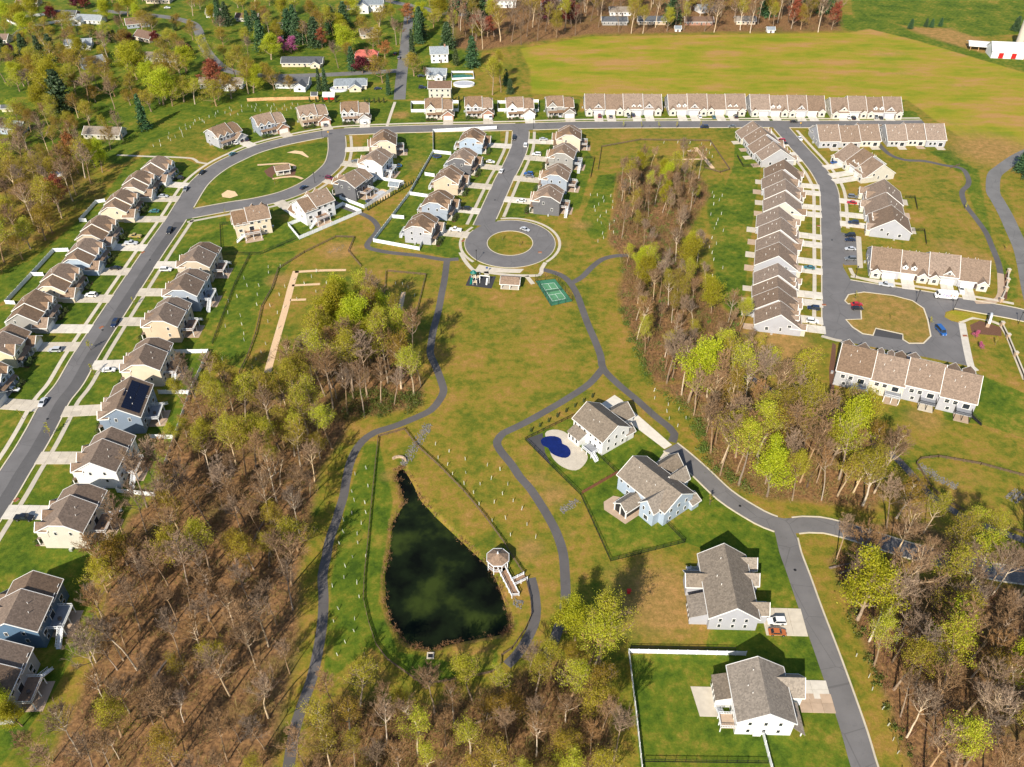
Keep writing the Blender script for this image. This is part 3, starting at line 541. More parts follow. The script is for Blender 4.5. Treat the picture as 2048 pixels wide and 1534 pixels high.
def colonial(o, W, D, eave, rise, s, wm, rm, clip=.3, deckm='deck_wood', dk=True, style=0, sol=False, gm='brick', solo=False, stair=1, basement=False):
    """two-storey house: tall main mass, lower mass with the garage (side s), front gables, porch, deck behind"""
    zr = eave + rise; xm = s * W * .10; X = lambda a: s * a
    def span(a, b): return (min(X(a), X(b)), max(X(a), X(b)))
    m0, m1 = span(-W / 2, W * .10); s0, s1 = span(W * .10, W / 2)
    cl = (clip, clip) if clip else (0, 0)
    wo, ro = gable(o, m0, m1, -D / 2, D / 2, eave, zr, wm, rm, (cl[0] if s > 0 else 0, 0 if s > 0 else cl[1]))
    low = 0 if solo else .75
    gable(o, s0, s1, -D / 2 - .02, D / 2 - .4, eave - low, zr - low - (.05 if solo else .1), wm, rm, (0 if s > 0 else cl[0], cl[1] if s > 0 else 0), name='wing_wall', rname='wing_roof')
    vents(o, ro, [(X(-W * .25), -D * .28, eave + rise * .46), (X(-W * .1), -D * .2, eave + rise * .62)])
    # garage in front
    ga, gb = span(W * .13, W * .13 + 6.2); gy = D / 2 + 2.6
    gable(o, ga, gb, D / 2 - 2.5, gy, 3.0, 5.3, gm, rm, (0, 0), name='garage_wall', rname='garage_roof', axis='y')
    blk('garage_door', o, ((ga + gb) / 2, gy + .02, 1.2), (4.9, .12, 2.3), 'garage_white')
    # front gables of the main mass
    for k, a in enumerate((-W * .40, -W * .12) if style != 2 else (-W * .3,)):
        hw = 1.7 if style != 2 else 2.6; c = X(a)
        gable(o, c - hw, c + hw, D / 2 - 2.6, D / 2 + .5, eave - .1, eave + hw * .95, wm, rm, (0, 0), z0=eave - 2.8, name='front_gable_wall', rname='front_gable_roof', axis='y', o=.3)
        win(o, c, D / 2 + .5, eave - 1.2, 'f', 1.9, 1.5)
    # porch
    pa, pb = span(-W * .46, W * .11); mb = MB(); mb.prism([(pa, D / 2, 3.6), (pb, D / 2, 3.6), (pb, D / 2 + 2.1, 2.9), (pa, D / 2 + 2.1, 2.9)], .15); mb.build('porch_roof', rm, o)
    for x in np.linspace(pa + .2, pb - .2, 4): blk('porch_post', o, (x, D / 2 + 1.9, 1.4), (.22, .22, 2.7), 'white_trim')
    blk('porch_floor', o, ((pa + pb) / 2, D / 2 + 1.05, .12), (pb - pa, 2.1, .5), 'concrete')
    blk('front_door', o, (X(-W * .02), D / 2 + .03, 1.35), (1.0, .1, 2.1), 'door_dark')
    for a in (-W * .38, -W * .18): win(o, X(a), D / 2, 1.7, 'f', 1.6, 1.6)
    # rear and side windows
    b0 = 2.6 if basement else 0
    for a in (-.40, -.22, -.02, .18, .38): win(o, a * W, -D / 2 - .02, eave - 1.25, 'b', 1.05 if abs(a) > .3 else 1.7, 1.45)
    for a in (-.36, .30): win(o, a * W, -D / 2 - .02, eave - 4.1, 'b', 1.8, 1.45)
    so_ = blk('sliding_door', o, (-.05 * W, -D / 2 - .04, b0 + 1.25), (2.2, .12, 2.2), 'white_trim'); blk('pane', so_, (0, 0, 0), (.86, 1.4, .88), 'glass')
    if basement:
        for a in (-.35, .32): win(o, a * W, -D / 2 - .02, 1.5, 'b', 1.2, 1.2)
    for sg, xx, f in ((-1, min(m0, s0), 'l'), (1, max(m1, s1), 'r')):
        for y, z in ((-D * .22, eave - 1.3), (D * .12, eave - 1.3), (-D * .22, eave - 4.2)):
            if rnd.random() < .75: win(o, xx, y, z, f, .95, 1.4)
    if dk:
        z = b0 + .3 if b0 else .75
        deck(o, -W * .28, W * .16, -D / 2, -D / 2 - 3.8, z, deckm, 'vinyl_white', stair)
        if basement: blk('patio', o, (-W * .06, -D / 2 - 2.8, .0), (W * .5, 5.4, .16), 'paver')
        tb = MB(); tb.tube((0, 0, 0), (0, 0, .7), .5, .5, 8, True); t_ = tb.build('patio_table', 'furn', o); t_.location = (-W * .1, -D / 2 - 2, z)
    if sol:
        k = rise / (D / 2); an = math.atan(k)
        for i, (xa, xb, ya, yb) in enumerate(((-W * .44, W * .42, -D * .47, -D * .28), (-W * .44, W * .42, -D * .27, -D * .08), (-W * .1, W * .12, -D * .05, -.3))):
            nx = max(2, round((xb - xa) / 1.15))
            for j in range(nx):
                x_, x2_ = xa + (xb - xa) * j / nx + .03, xa + (xb - xa) * (j + 1) / nx - .03; mb = MB(); mb.prism([(x, y, zr + (y * k) + .16) for x, y in ((x_, ya), (x2_, ya), (x2_, yb), (x_, yb))], .06); mb.build('solar_panel', 'solar_panel', o)
    blk('heat_pump', o, (max(m1, s1) + .8 if s < 0 else min(m0, s0) - .8, -D * .1, .45), (.8, .8, .9), 'silver')
    footprint(o, -W / 2 - .6, W / 2 + .6, -D / 2 - (4 if dk else .5), D / 2 + 3)
    return (ga + gb) / 2, gy
SID = {'beige': (0.50, 0.40, 0.29), 'cream': (0.58, 0.49, 0.37), 'white': (0.66, 0.66, 0.66), 'tan': (0.44, 0.37, 0.28), 'stone grey': (0.27, 0.26, 0.245), 'pale grey': (0.37, 0.37, 0.38), 'dark grey': (0.115, 0.115, 0.125), 'charcoal': (0.08, 0.085, 0.10), 'light blue': (0.33, 0.40, 0.49), 'slate blue': (0.17, 0.215, 0.28), 'deep blue': (0.08, 0.14, 0.22), 'pale yellow': (0.55, 0.50, 0.34), 'blue grey': (0.28, 0.32, 0.38), 'light grey': (0.35, 0.355, 0.385), 'ivory': (0.50, 0.47, 0.40)}
for k, c in SID.items(): siding(k, c)
shingle('roof_tan', (0.205, 0.132, 0.082)); shingle('roof_brown', (0.170, 0.115, 0.078)); shingle('roof_grey', (0.205, 0.168, 0.13)); shingle('roof_villa', (0.205, 0.142, 0.098)); shingle('roof_slate', (0.20, 0.23, 0.26)); shingle('roof_charcoal', (0.075, 0.08, 0.09)); shingle('roof_red', (0.38, 0.045, 0.022)); shingle('roof_oldbrown', (0.16, 0.10, 0.07)); shingle('roof_teal', (0.20, 0.26, 0.25))
HOUSES = {}
def place(name, px, zr, label, face=None, road=None, group=None, cat='house', ang=None):
    """house whose ridge middle is sighted at px, standing square to its road"""
    q = g(px[0], px[1], zr); q.z = 0
    if ang is None:
        A = RN[road]; k = int(np.hypot(A[:, 0] - q.x, A[:, 1] - q.y).argmin()); r = Vector((A[k][0], A[k][1], 0)); i0, i1 = max(0, k - 1), min(len(A) - 1, k + 1)
        t = Vector((A[i1][0] - A[i0][0], A[i1][1] - A[i0][1], 0)).normalized(); n = Vector((-t.y, t.x, 0))
        if n.dot(r - q) < 0: n = -n
        ang = math.atan2(n.y, n.x) - math.pi / 2
    return thing(name, label, cat, (q.x, q.y, 0), ang, group)
ROWS = [  # key, px of ridge middle, road, garage side, colour, options
 ('W', [((305,321), 'white', 1, {}), ((269,351), 'ivory', 1, {}), ((233,390), 'cream', 1, {}), ((187,443), 'tan', 1, {}), ((159,490), 'light blue', 1, {}), ((109,542), 'cream', 1, {}), ((53,600), 'stone grey', 1, {'clip': 0}), ((1,668), 'pale yellow', -1, {'clip': 0, 'style': 2}), ((-46,742), 'blue grey', 1, {})], 0, 15.0, 12.0, 6.0, 3.7, 'roof_tan', '{c} house facing the deck houses across the long street, {o} from the oval', 'west side of the long street'),
 ('E', [((394,496), 'tan', 1, {}), ((368,551), 'blue grey', 1, {}), ((328,610), 'beige', 1, {}), ((288,694), 'cream', 1, {}), ((246,784), 'slate blue', 1, {'clip': 0, 'sol': True}), ((200,886), 'white', 1, {'clip': 0, 'style': 1}), ((134,1000), 'ivory', 1, {}), ((36,1190), 'deep blue', 1, {'clip': 0}), ((-34,1336), 'pale grey', 1, {'clip': 0})], 0, 16.0, 12.6, 7.6, 3.8, 'roof_brown', '{c} house with raised deck, {o} from the oval on the long street', 'basin side of the long street'),
 ('O', [((443,247), 'light grey', -1, {}), ((533,225), 'blue grey', -1, {}), ((621,208), 'tan', -1, {}), ((709,202), 'pale grey', -1, {}), ((877,195), 'ivory', -1, {'style': 2}), ((957,192), 'pale grey', -1, {}), ((1039,193), 'white', -1, {'style': 2}), ((1119,191), 'stone grey', -1, {'style': 2})], 0, 15.0, 12.0, 6.0, 3.7, 'roof_tan', '{c} house on the outer side of the curved top street, {o} of its row', 'outer side of the curved street'),
 ('C', [((767,264), 'cream', 1, {}), ((750,302), 'white', 1, {}), ((704,342), 'dark grey', 1, {})], 1, 15.0, 12.0, 7.4, 3.7, 'roof_tan', '{c} house on the loop road backing onto the hedge, {o} from the top street', 'houses inside the loop road'),
 ('M', [((945,260), 'light blue', -1, {}), ((925,300), 'dark grey', -1, {}), ((897,338), 'beige', -1, {'clip': 0}), ((875,386), 'blue grey', -1, {}), ((842,432), 'light grey', -1, {})], 2, 13.6, 11.8, 6.4, 3.6, 'roof_tan', '{c} house on the white fence side of the close, {o} from the top street', 'fenced side of the close'),
 ('N', [((1139,254), 'cream', 1, {}), ((1127,290), 'stone grey', 1, {}), ((1114,332), 'blue grey', 1, {}), ((1098,374), 'dark grey', 1, {})], 2, 13.6, 12.0, 7.2, 3.6, 'roof_tan', '{c} house on the open meadow side of the close, {o} from the top street', 'meadow side of the close')]
for key, lst, road, W, D, ev, rise, rm, lab, grp in ROWS:
    FAR = key in 'OMNC'
    for i, (px, c, s, kw) in enumerate(lst):
        o = place('house', px, ev + rise, lab.format(c=c, o=ordi(i)), None, road, 'houses on the ' + grp)
        xg, yg = colonial(o, W, D, ev, rise, s, c, rm, kw.get('clip', .32), 'grey_deck' if i % 3 == 1 else 'deck_wood', key in 'ECMN' or i % 2 == 0, kw.get('style', 0), kw.get('sol', False), 'brick' if key == 'O' and i in (1, 2, 4, 5) else c, kw.get('sol', False), -1 if i % 2 else 1, key in 'EC' or (key == 'N'))
        M, L = driveway(o, xg, yg, 5.6, 'concrete' if i % 3 else 'new_concrete'); HOUSES[key + str(i + 1)] = (o, M, xg, yg, L, lab.format(c=c, o=ordi(i)))
FAR = False
# two corner houses whose backs look over the basin
for k, px, c, lab in (('E0', (497,413), 'cream', 'cream house with patio and rear deck on the loop road corner above the basin'), ('E00', (622,386), 'white', 'white loop road house with white fenced back lawn and rear deck')):
    o = place('house', px, 11.4, lab, None, 1, 'corner houses on the loop road'); xg, yg = colonial(o, 15.5, 12, 7.7, 3.7, -1, c, 'roof_tan', .3 if k == 'E0' else 0, 'deck_wood', True, 0, False, c, False, -1, True)
    M, L = driveway(o, xg, yg, 5.4); HOUSES[k] = (o, M, xg, yg, L, lab)
# four large houses by the lane: ridge ends sighted
def lane_house(k, a, b, zr, lab, c, rm, face):
    A, B = g(*a, zr), g(*b, zr); mid = (A + B) / 2; d = B - A; L = Vector((d.x, d.y)).length; ang = math.atan2(d.y, d.x)
    n = Vector((-math.sin(ang), math.cos(ang))); f = Vector((g(*face).x - mid.x, g(*face).y - mid.y))
    if n.dot(f) < 0: ang += math.pi
    return thing('house', lab, 'house', (mid.x, mid.y, 0), ang, 'large houses by the lane'), L
def roofed_room(o, x0, x1, y0, y1, zl, zh, wm, rm, face, nm='sunroom', screen=False):
    """lean-to built against the back wall (y0 outer, y1 wall)"""
    x0, x1 = min(x0, x1), max(x0, x1)
    mb = MB(); mb.prism([(x0 - .3, y0 - .3, zl), (x1 + .3, y0 - .3, zl), (x1 + .3, y1, zh), (x0 - .3, y1, zh)], .16); mb.build(nm + '_roof', rm, o)
    mb = MB(); mb.face([(x0, y0, -.2), (x1, y0, -.2), (x1, y0, zl - .1), (x0, y0, zl - .1)])
    for x in (x0, x1): mb.face([(x, y0, -.2), (x, y1, -.2), (x, y1, zh - .15), (x, y0, zl - .15)])
    mb.build(nm + '_wall', wm, o); n = max(2, int((x1 - x0) / 1.5))
    if screen:
        blk('screen', o, ((x0 + x1) / 2, y0 - .05, zl * .5), (x1 - x0 - .5, .08, zl - .9), 'screen_dark')
        for x, sg in ((x0, -1), (x1, 1)): blk('screen', o, (x + sg * .05, (y0 + y1) / 2, zl * .5), (.08, abs(y1 - y0) - .6, zl - .9), 'screen_dark')
    else:
        for i in range(n): win(o, x0 + (x1 - x0) * (i + .5) / n, y0, 1.7, 'b', 1.0, 1.7)
def big_house(o, L, D, ev, zr, c, rm, kind):
    wo, ro = gable(o, -L / 2, L / 2, -D / 2, D / 2, ev, zr, c, rm)
    vents(o, ro, [(L * .1, -D * .2, zr - 1.6), (-L * .05, -D * .25, zr - 2), (-L * .3, -D * .12, zr - 1)])
    for a in (-.42, -.27, -.1, .1, .27, .42):
        win(o, a * L, -D / 2, ev - 1.3, 'b', 1.1, 1.5); win(o, a * L, D / 2, ev - 1.3, 'f', 1.2, 1.5)
        if abs(a) < .4: win(o, a * L, -D / 2, 1.8, 'b', 1.2, 1.7)
    for x, f in ((-L / 2, 'l'), (L / 2, 'r')):
        for y in (-.28, .0, .26): win(o, x, y * D, ev - 1.2, f, .95, 1.4); win(o, x, y * D, 1.8, f, .95, 1.4)
    return ro
o, L = lane_house('B1', (1178,806), (1232,848), 10, 'white house with dark pool terrace beside the lane', 'white', 'roof_grey', (1290,800)); HOUSES['B1'] = (o,)
L += 1.2; D = 11.5; K = -L; big_house(o, L, D, 6.3, 10, 'white', 'roof_grey', 1)
gable(o, -K * .1, K * .42, D / 2 - 1, D / 2 + 7.5, 3.2, 6.3, 'white', 'roof_grey', name='garage_wall', rname='garage_roof', axis='y'); gable(o, -K * .5, -K * .2, D / 2 - 1, D / 2 + 2.5, 3.2, 4.8, 'white', 'roof_grey', name='porch_gable', rname='porch_roof', axis='y')
for s_ in (.0, .3): blk('garage_door', o, (K * (.02 + s_), D / 2 + 7.55, 1.2), (3.2, .12, 2.3), 'garage_white')
roofed_room(o, K * .05, K * .42, -D / 2 - 3.2, -D / 2, 3.0, 4.4, 'white', 'roof_grey', 'b'); deck(o, -K * .42, -K * .1, -D / 2, -D / 2 - 3.6, 1.6, 'grey_deck', 'vinyl_white', -1); footprint(o, -L / 2, L / 2, -D / 2 - 4, D / 2 + 8)
o, L = lane_house('B2', (1268,913), (1362,986), 10, 'pale blue house with screened porch and stone patio beside the lane', 'blue grey', 'roof_grey', (1450,920)); HOUSES['B2'] = (o,)
D = 12; K = -L; ro = big_house(o, L, D, 6.2, 10, 'light blue', 'roof_grey', 2)
gable(o, -K * .40, -K * .12, -D / 2 - 2.6, D * .1, 6.0, 9.0, 'light blue', 'roof_grey', name='rear_gable_wall', rname='rear_gable_roof', axis='y'); gable(o, K * .08, K * .40, D / 2 - 1, D / 2 + 8, 3.4, 6.6, 'light blue', 'roof_grey', name='garage_wall', rname='garage_roof', axis='y')
gable(o, -K * .2, K * .02, D / 2 - 2, D / 2 + 4.5, 5.2, 8.2, 'light blue', 'roof_grey', name='front_gable_wall', rname='front_gable_roof', axis='y'); gable(o, -K * .5 + 1.2, -K * .3, D / 2 - 1, D / 2 + 2, 2.9, 4.2, 'light blue', 'roof_grey', name='porch_gable', rname='porch_roof', axis='y')
win(o, -K * .33, -D / 2 - 2.6, 4.8, 'b', .8, 1.5); win(o, -K * .2, -D / 2 - 2.6, 4.8, 'b', .8, 1.5); win(o, -K * .26, -D / 2 - 2.6, 1.7, 'b', 1.8, 1.7)
gable(o, -K * .04, K * .2, -D / 2 - 6.5, -D / 2, 3.1, 5.0, 'screen_dark', 'roof_grey', name='screen_porch', rname='porch_roof', axis='y')
for x, y in ((-K * .04, -D / 2 - 6.5), (K * .2, -D / 2 - 6.5), (K * .08, -D / 2 - 6.55)): blk('porch_post', o, (x, y, 1.6), (.35, .35, 3.3), 'white_trim')
blk('garage_door', o, (K * .24, D / 2 + 8.05, 1.3), (4.9, .12, 2.4), 'garage_white')
mb = MB(); mb.prism([(x, y, .08) for x, y in ((-K * .12, -D / 2 - 8), (K * .1, -D / 2 - 8.5), (K * .3, -D / 2 - 9), (K * .42, -D / 2 - 7), (K * .42, -D / 2 - 3), (K * .2, -D / 2), (-K * .12, -D / 2))], .3); mb.build('patio', 'paver', o); footprint(o, -L / 2, L / 2, -D / 2 - 8, D / 2 + 8)
o, L = lane_house('B3', (1449,1089), (1475,1214), 9.8, 'pale grey house with rear wing beside the brown lawn and the lane', 'light grey', 'roof_grey', (1620,1150)); HOUSES['B3'] = (o,)
D = 12.4; K = -L; big_house(o, L, D, 5.4, 9.8, 'light grey', 'roof_grey', 3)
for a, dp, w_ in ((-.42, 2.6, 3.6), (-.16, 2.2, 3.4), (.30, 3.0, 3.6)): gable(o, a * L - w_ / 2, a * L + w_ / 2, D / 2 - 3.5, D / 2 + dp, 4.3, 6.6, 'light grey', 'roof_grey', name='front_gable_wall', rname='front_gable_roof', axis='y')
roofed_room(o, -K * .43, -K * .12, -D / 2 - 4.6, -D / 2, 3.3, 5.2, 'light grey', 'roof_grey', 'b'); gable(o, K * .02, K * .26, -D / 2 - 4.4, -D / 2 + 1.5, 4.4, 6.4, 'light grey', 'roof_grey', name='rear_gable_wall', rname='rear_gable_roof', axis='y')
deck(o, K * .28, K * .42, -D / 2, -D / 2 - 3, 1.0, 'grey_deck', 'vinyl_white', 1); M, L_ = driveway(o, -K * .36, D / 2 + 2.6, 8.5); HOUSES['B3'] = (o, M, -K * .36, D / 2 + 2.6, L_, ''); footprint(o, -L / 2, L / 2, -D / 2 - 5, D / 2 + 4)
o, L = lane_house('B4', (1517,1318), (1540,1422), 10, 'white house with grey patio inside the white fenced lawn by the lane', 'white', 'roof_grey', (1700,1380)); HOUSES['B4'] = (o,)
L += .6; D = 13; K = -L; big_house(o, L, D, 6.1, 10, 'white', 'roof_grey', 4)
gable(o, K * .05, K * .45, D / 2 - 3, D / 2 + 4, 4.4, 7.6, 'white', 'roof_grey', name='garage_wall', rname='garage_roof', axis='y'); roofed_room(o, -K * .02, K * .42, -D / 2 - 3.6, -D / 2, 3.6, 4.8, 'white', 'roof_grey', 'b')
mb = MB(); mb.prism([(-K * .5, D / 2, 3.6), (-K * .02, D / 2, 3.6), (-K * .02, D / 2 + 2.6, 2.9), (-K * .5 + 1.5, D / 2 + 2.6, 2.9)], .15); mb.build('porch_roof', 'roof_grey', o)
for x in np.linspace(-K * .5, -K * .05, 4): blk('porch_post', o, (x, D / 2 + 2.4, 1.4), (.25, .25, 2.8), 'white_trim')
deck(o, -K * .47, -K * .22, -D / 2, -D / 2 - 3.4, 1.9, 'paver', 'vinyl_white', 1); blk('bay_window', o, (-K / 2 + .3, -D * .12, 1.9), (.9, 1.8, 2.6), 'white_trim')
blk('garage_door', o, (K * .25, D / 2 + 4.05, 1.3), (5, .12, 2.4), 'garage_white'); mb = MB(); mb.prism([(x, y, .07) for x, y in ((K * .36, -D / 2 - 8.6), (-K * .2, -D / 2 - 7.4), (-K * .2, -D / 2 - 3), (K * .36, -D / 2 - 3.5))], .3); mb.build('patio', 'concrete', o)
for xa, m_ in ((K * .36, 'new_concrete'), (K * .10, 'paver')):
    M, L_ = driveway(o, xa, D / 2 + 4, 5.0, m_)
footprint(o, -L / 2, L / 2, -D / 2 - 8, D / 2 + 5)

# ------------------------------------------------------------------ row villas
def villa(k, a, b, n, lab, face, rear=False, base=0.0, ver=0):
    ev, zr0 = 3.3 + base, 8.9 + base; A, B = g(*a, zr0), g(*b, zr0); mid = (A + B) / 2; d = B - A; L = Vector((d.x, d.y)).length; ang = math.atan2(d.y, d.x)
    nrm = Vector((-math.sin(ang), math.cos(ang))); f = g(*face); flip = 1
    if nrm.dot(Vector((f.x - mid.x, f.y - mid.y))) < 0: ang += math.pi; flip = -1
    o = thing('row_villa', lab, 'row house', (mid.x, mid.y, 0), ang, 'row villas with tan shingle roofs'); D = 17.0; u = L / n; rs = random.Random(k + str(ver))
    steps = [0, .55, -.15, .45, .0][:n]; shifts = [0, .8, -.4, .5, 0]
    for i in range(n):
        x0, x1 = -L / 2 + i * u, -L / 2 + (i + 1) * u; dz = steps[(i + ver) % n]; dy = shifts[(i + ver) % 5]; c = ('light grey', 'pale grey', 'ivory', 'light grey')[(i + ver) % 4]
        x0b, x1b = (x0 + .01, x1 - .01)
        wo, ro = gable(o, x0b, x1b, -D / 2 + dy, D / 2 + dy, ev + dz, zr0 + dz, c, 'roof_villa', o=.25 if 0 < i < n - 1 else .3)
        vents(o, ro, [(x0 + u * .3, -D * .2 + dy, zr0 - 2 + dz), (x0 + u * .6, -D * .28 + dy, zr0 - 2.8 + dz), (x0 + u * .45, -D * .1 + dy, zr0 - .9 + dz)])
        yf = D / 2 + dy; side = 1 if i % 2 else -1
        if i == n - 1: side = 1
        xg = x0 + u * (.5 - .17 * side); xb = x0 + u * (.5 + .30 * side)
        gd = blk('garage_door', o, (xg, yf + .03, base + 1.25), (5.0, .12, 2.3), 'garage_white')
        hw = u * .17
        gable(o, xb - hw, xb + hw, yf - 4, yf + 1.6, ev - .1, ev + hw * .8, 'ivory', 'roof_villa', name='front_gable_wall', rname='front_gable_roof', axis='y', o=.25); win(o, xb, yf + 1.6, base + 1.7, 'f', 1.9, 1.6)
        kind = (i + ver) % 3
        if kind == 0: gable(o, xg - 2.2, xg + 2.2, yf - 5.5, yf - .6, ev + .9, ev + 3.1, c, 'roof_villa', z0=ev, name='dormer_wall', rname='dormer_roof', axis='y', o=.25); win(o, xg, yf - .6, ev + 1.5, 'f', 1.4, .9)
        elif kind == 1:
            for q in (-1.7, 1.7): gable(o, xg + q - .95, xg + q + .95, yf - 4.6, yf - 1.2, ev + 1.9, ev + 2.9, 'white', 'roof_villa', z0=ev + .2, name='dormer_wall', rname='dormer_roof', axis='y', o=.2); win(o, xg + q, yf - 1.2, ev + 1.5, 'f', .8, .9)
        blk('front_door', o, (x0 + u * (.5 + .11 * side), yf + .03, base + 1.2), (1, .1, 2.1), 'door_dark')
        yr = -D / 2 + dy
        for q in (.22, .45): win(o, x0 + u * q, yr, ev - 1.5, 'b', 1.7, 1.6)
        sd = blk('sliding_door', o, (x0 + u * .76, yr - .03, base + 1.3), (2.4, .12, 2.2), 'white_trim'); blk('pane', sd, (0, 0, 0), (.86, 1.4, .86), 'glass')
        if base:
            win(o, x0 + u * .3, yr, 1.6, 'b', 1.4, 1.3)
            deck(o, x0 + u * .5, x0 + u * .95, yr, yr - 3.2, base, 'grey_deck', 'vinyl_white' if i < 2 else 'black_metal', 1 if i in (0, n - 1) else 0)
        blk('patio', o, (x0 + u * .72, yr - 2, .0), (u * .42, 3.8, .14), ('concrete', 'paver')[i % 2])
        M, L_ = driveway(o, xg, yf + .1, 5.0, 'new_concrete'); HOUSES[k + str(i + 1)] = (o, M, xg, yf, L_, lab)
    for sg, f_ in ((-1, 'l'), (1, 'r')):
        i = 0 if sg < 0 else n - 1; dy = shifts[(i + ver) % 5]
        for y, z, w_, h_ in ((-4, ev - 1.4, 1.5, 1.5), (1, ev - 1.2, .9, 1.6), (4, ev + .6, 1.5, 1.1)): win(o, sg * (L / 2), y + dy, z, f_, w_, h_)
        blk('heat_pump', o, (sg * (L / 2 + .9), -2 + dy, .45), (.8, .8, .9), 'silver')
    footprint(o, -L / 2 - .5, L / 2 + .5, -D / 2 - 4, D / 2 + 2)
VL = [('V1_', (1170,188), (1322,188), 4, 'first of four row villas along the top street, next to the stone grey house', (1240,250)), ('V2_', (1336,188), (1488,188), 4, 'second of four row villas along the top street', (1410,250)), ('V3_', (1500,190), (1648,191), 4, 'third of four row villas along the top street, with twin white dormers', (1570,250)), ('V4_', (1660,193), (1800,194), 4, 'row villa at the dead end of the top street, against the gold field', (1740,250)),
 ('V5_', (1634,251), (1757,249), 3, 'row villa backing onto the askew villa, nearer the villa road corner', (1700,235)), ('V6_', (1772,248), (1886,248), 3, 'row villa at the head of the winding path, backing onto the field corner', (1830,235)), ('V7_', (1704,284), (1770,328), 3, 'row villa set askew on the outside of the villa road bend', (1640,330)), ('V8_', (1769,358), (1787,441), 3, 'row villa beside the parking bays, east of the villa road', (1660,420)),
 ('V9_', (1745,492), (1980,520), 4, 'long row villa with the delivery truck parked in front', (1850,600)), ('VA_', (1686,689), (1965,750), 4, 'long row villa with rear decks overlooking the lower wood', (1840,620)),
 ('VB_', (1506,241), (1559,300), 4, 'row villa on the corner of top street and villa road', (1640,270)), ('VC_', (1565,320), (1571,403), 4, 'second row villa down the west side of villa road', (1660,380)), ('VD_', (1560,413), (1557,513), 4, 'third row villa down the west side of villa road', (1660,460)), ('VE_', (1553,528), (1558,628), 4, 'southernmost row villa on the west side of villa road, by the bright green tree', (1660,580))]
for i, v in enumerate(VL):
    FAR = v[1][1] < 270
    villa(*v, base=2.7 if v[0] == 'VA_' else 0, ver=i)
FAR = False

# ------------------------------------------------------------------ fences
def vinyl(P, lab, h=1.8, m='vinyl_white', name='vinyl_fence', grp='white vinyl fences', pl=2.45):
    Q = [g(*p) for p in P]; o = thing(name, lab, 'fence', Q[0], 0, grp)
    for a, b in zip(Q, Q[1:]):
        d = b - a; n = max(1, round(d.length / pl)); an = math.atan2(d.y, d.x)
        for i in range(n):
            c = a + d * ((i + .5) / n) - Q[0]; blk('panel', o, (c.x, c.y, h / 2 + .04), (d.length / n - .1, .06, h - .08), m, an)
            c = a + d * (i / n) - Q[0]; blk('post', o, (c.x, c.y, h / 2 + .06), (.15, .15, h + .16), m, an)
    c = Q[-1] - Q[0]; blk('post', o, (c.x, c.y, h / 2 + .06), (.15, .15, h + .16), m)
    return o
def open_fence(P, lab, h, m, name, grp, rails, picket=0, gap=2.6, rw=.07, pw=.14):
    Q = [g(*p) for p in P]; o = thing(name, lab, 'fence', Q[0], 0, grp); Q = [q - Q[0] for q in Q]; ps = MB(); pk = MB(); rl = [MB() for _ in rails]
    for a, b in zip(Q, Q[1:]):
        d = b - a; n = max(1, round(d.length / gap))
        for i in range(n + 1):
            c = a + d * (i / n); j = rnd.uniform(-.04, .04); ps.box(c.x - pw / 2, c.x + pw / 2, c.y - pw / 2, c.y + pw / 2, -.2, h + .1 + j)
        for k, z in enumerate(rails): rl[k].bar(a + Vector((0, 0, z)), b + Vector((0, 0, z)), rw, rw * 2)
        if picket:
            n = int(d.length / picket)
            for i in range(n): c = a + d * (i / n); pk.box(c.x - .02, c.x + .02, c.y - .02, c.y + .02, .1, h)
    stuff(ps.build('posts', m, o))
    for r in rl: stuff(r.build('rail', m, o))
    if picket: stuff(pk.build('pickets', m, o))
vinyl([(211,404),(193,407),(160,444),(174,444)], 'white fence round the yard behind the cream house of the long street')
vinyl([(138,503),(108,504),(64,552),(12,608),(31,609)], 'longest white fence, behind the deckless row of the long street'); vinyl([(65,552),(88,552)], 'short white cross fence joining the long fence to a house wall')
vinyl([(603,442),(577,452),(599,479),(723,426),(686,411),(660,425)], 'white fence around the lawn of the white corner house above the basin'); vinyl([(695,389),(680,398),(729,417),(808,368),(755,359),(740,370)], 'white fence around the covered pool behind the dark grey house')
vinyl([(993,258),(866,264.6),(866.6,306),(820,388),(784,436),(747,484),(839,501),(846,485)], 'white fence wrapping the back lawns of the close down to the asphalt path')
for P, w_ in (([(866,306),(902,310)], 'the dark grey and light blue houses'), ([(850,351),(869,354)], 'the dark grey and beige houses'), ([(820,390),(855,395)], 'the beige and blue grey houses'), ([(784,436),(808,438)], 'the blue grey and light grey houses')): vinyl(P, 'white cross fence between ' + w_ + ' of the close')
vinyl([(351,707),(418,706),(381,787),(350,878),(310,993),(235,985),(240,968)], 'white fence between the deck houses of the long street and the wood'); vinyl([(381,788),(318,788)], 'white cross fence between the cream and the solar panel house'); vinyl([(350,878),(302,877)], 'white cross fence between the solar panel house and the white house')
vinyl([(1491,1311),(1257,1306),(1272,1430),(1286,1560)], 'white fence enclosing the big lawn of the white lane house'); vinyl([(1524,1467),(1548,1560)], 'white fence running from the gable of the white lane house')
vinyl([(852,224.5),(822.5,224.5),(822.5,208),(850,208)], 'white fence beside the ivory house of the top street'); vinyl([(904,206.7),(917,206.7),(917,223),(905,223)], 'white fence in the gap after the ivory house of the top street'); vinyl([(1012,207),(995,207),(996,223),(1013,223)], 'white fence before the white house of the top street'); vinyl([(1067,205),(1077,205),(1077,224),(1068,224)], 'white fence in the gap after the white house of the top street')
vinyl([(90,31),(26,38),(14,42),(45,58)], 'white fence of the old village garden, round a budding tree'); vinyl([(152,39),(45,58),(15,84)], 'long pale fence across the old village meadow')
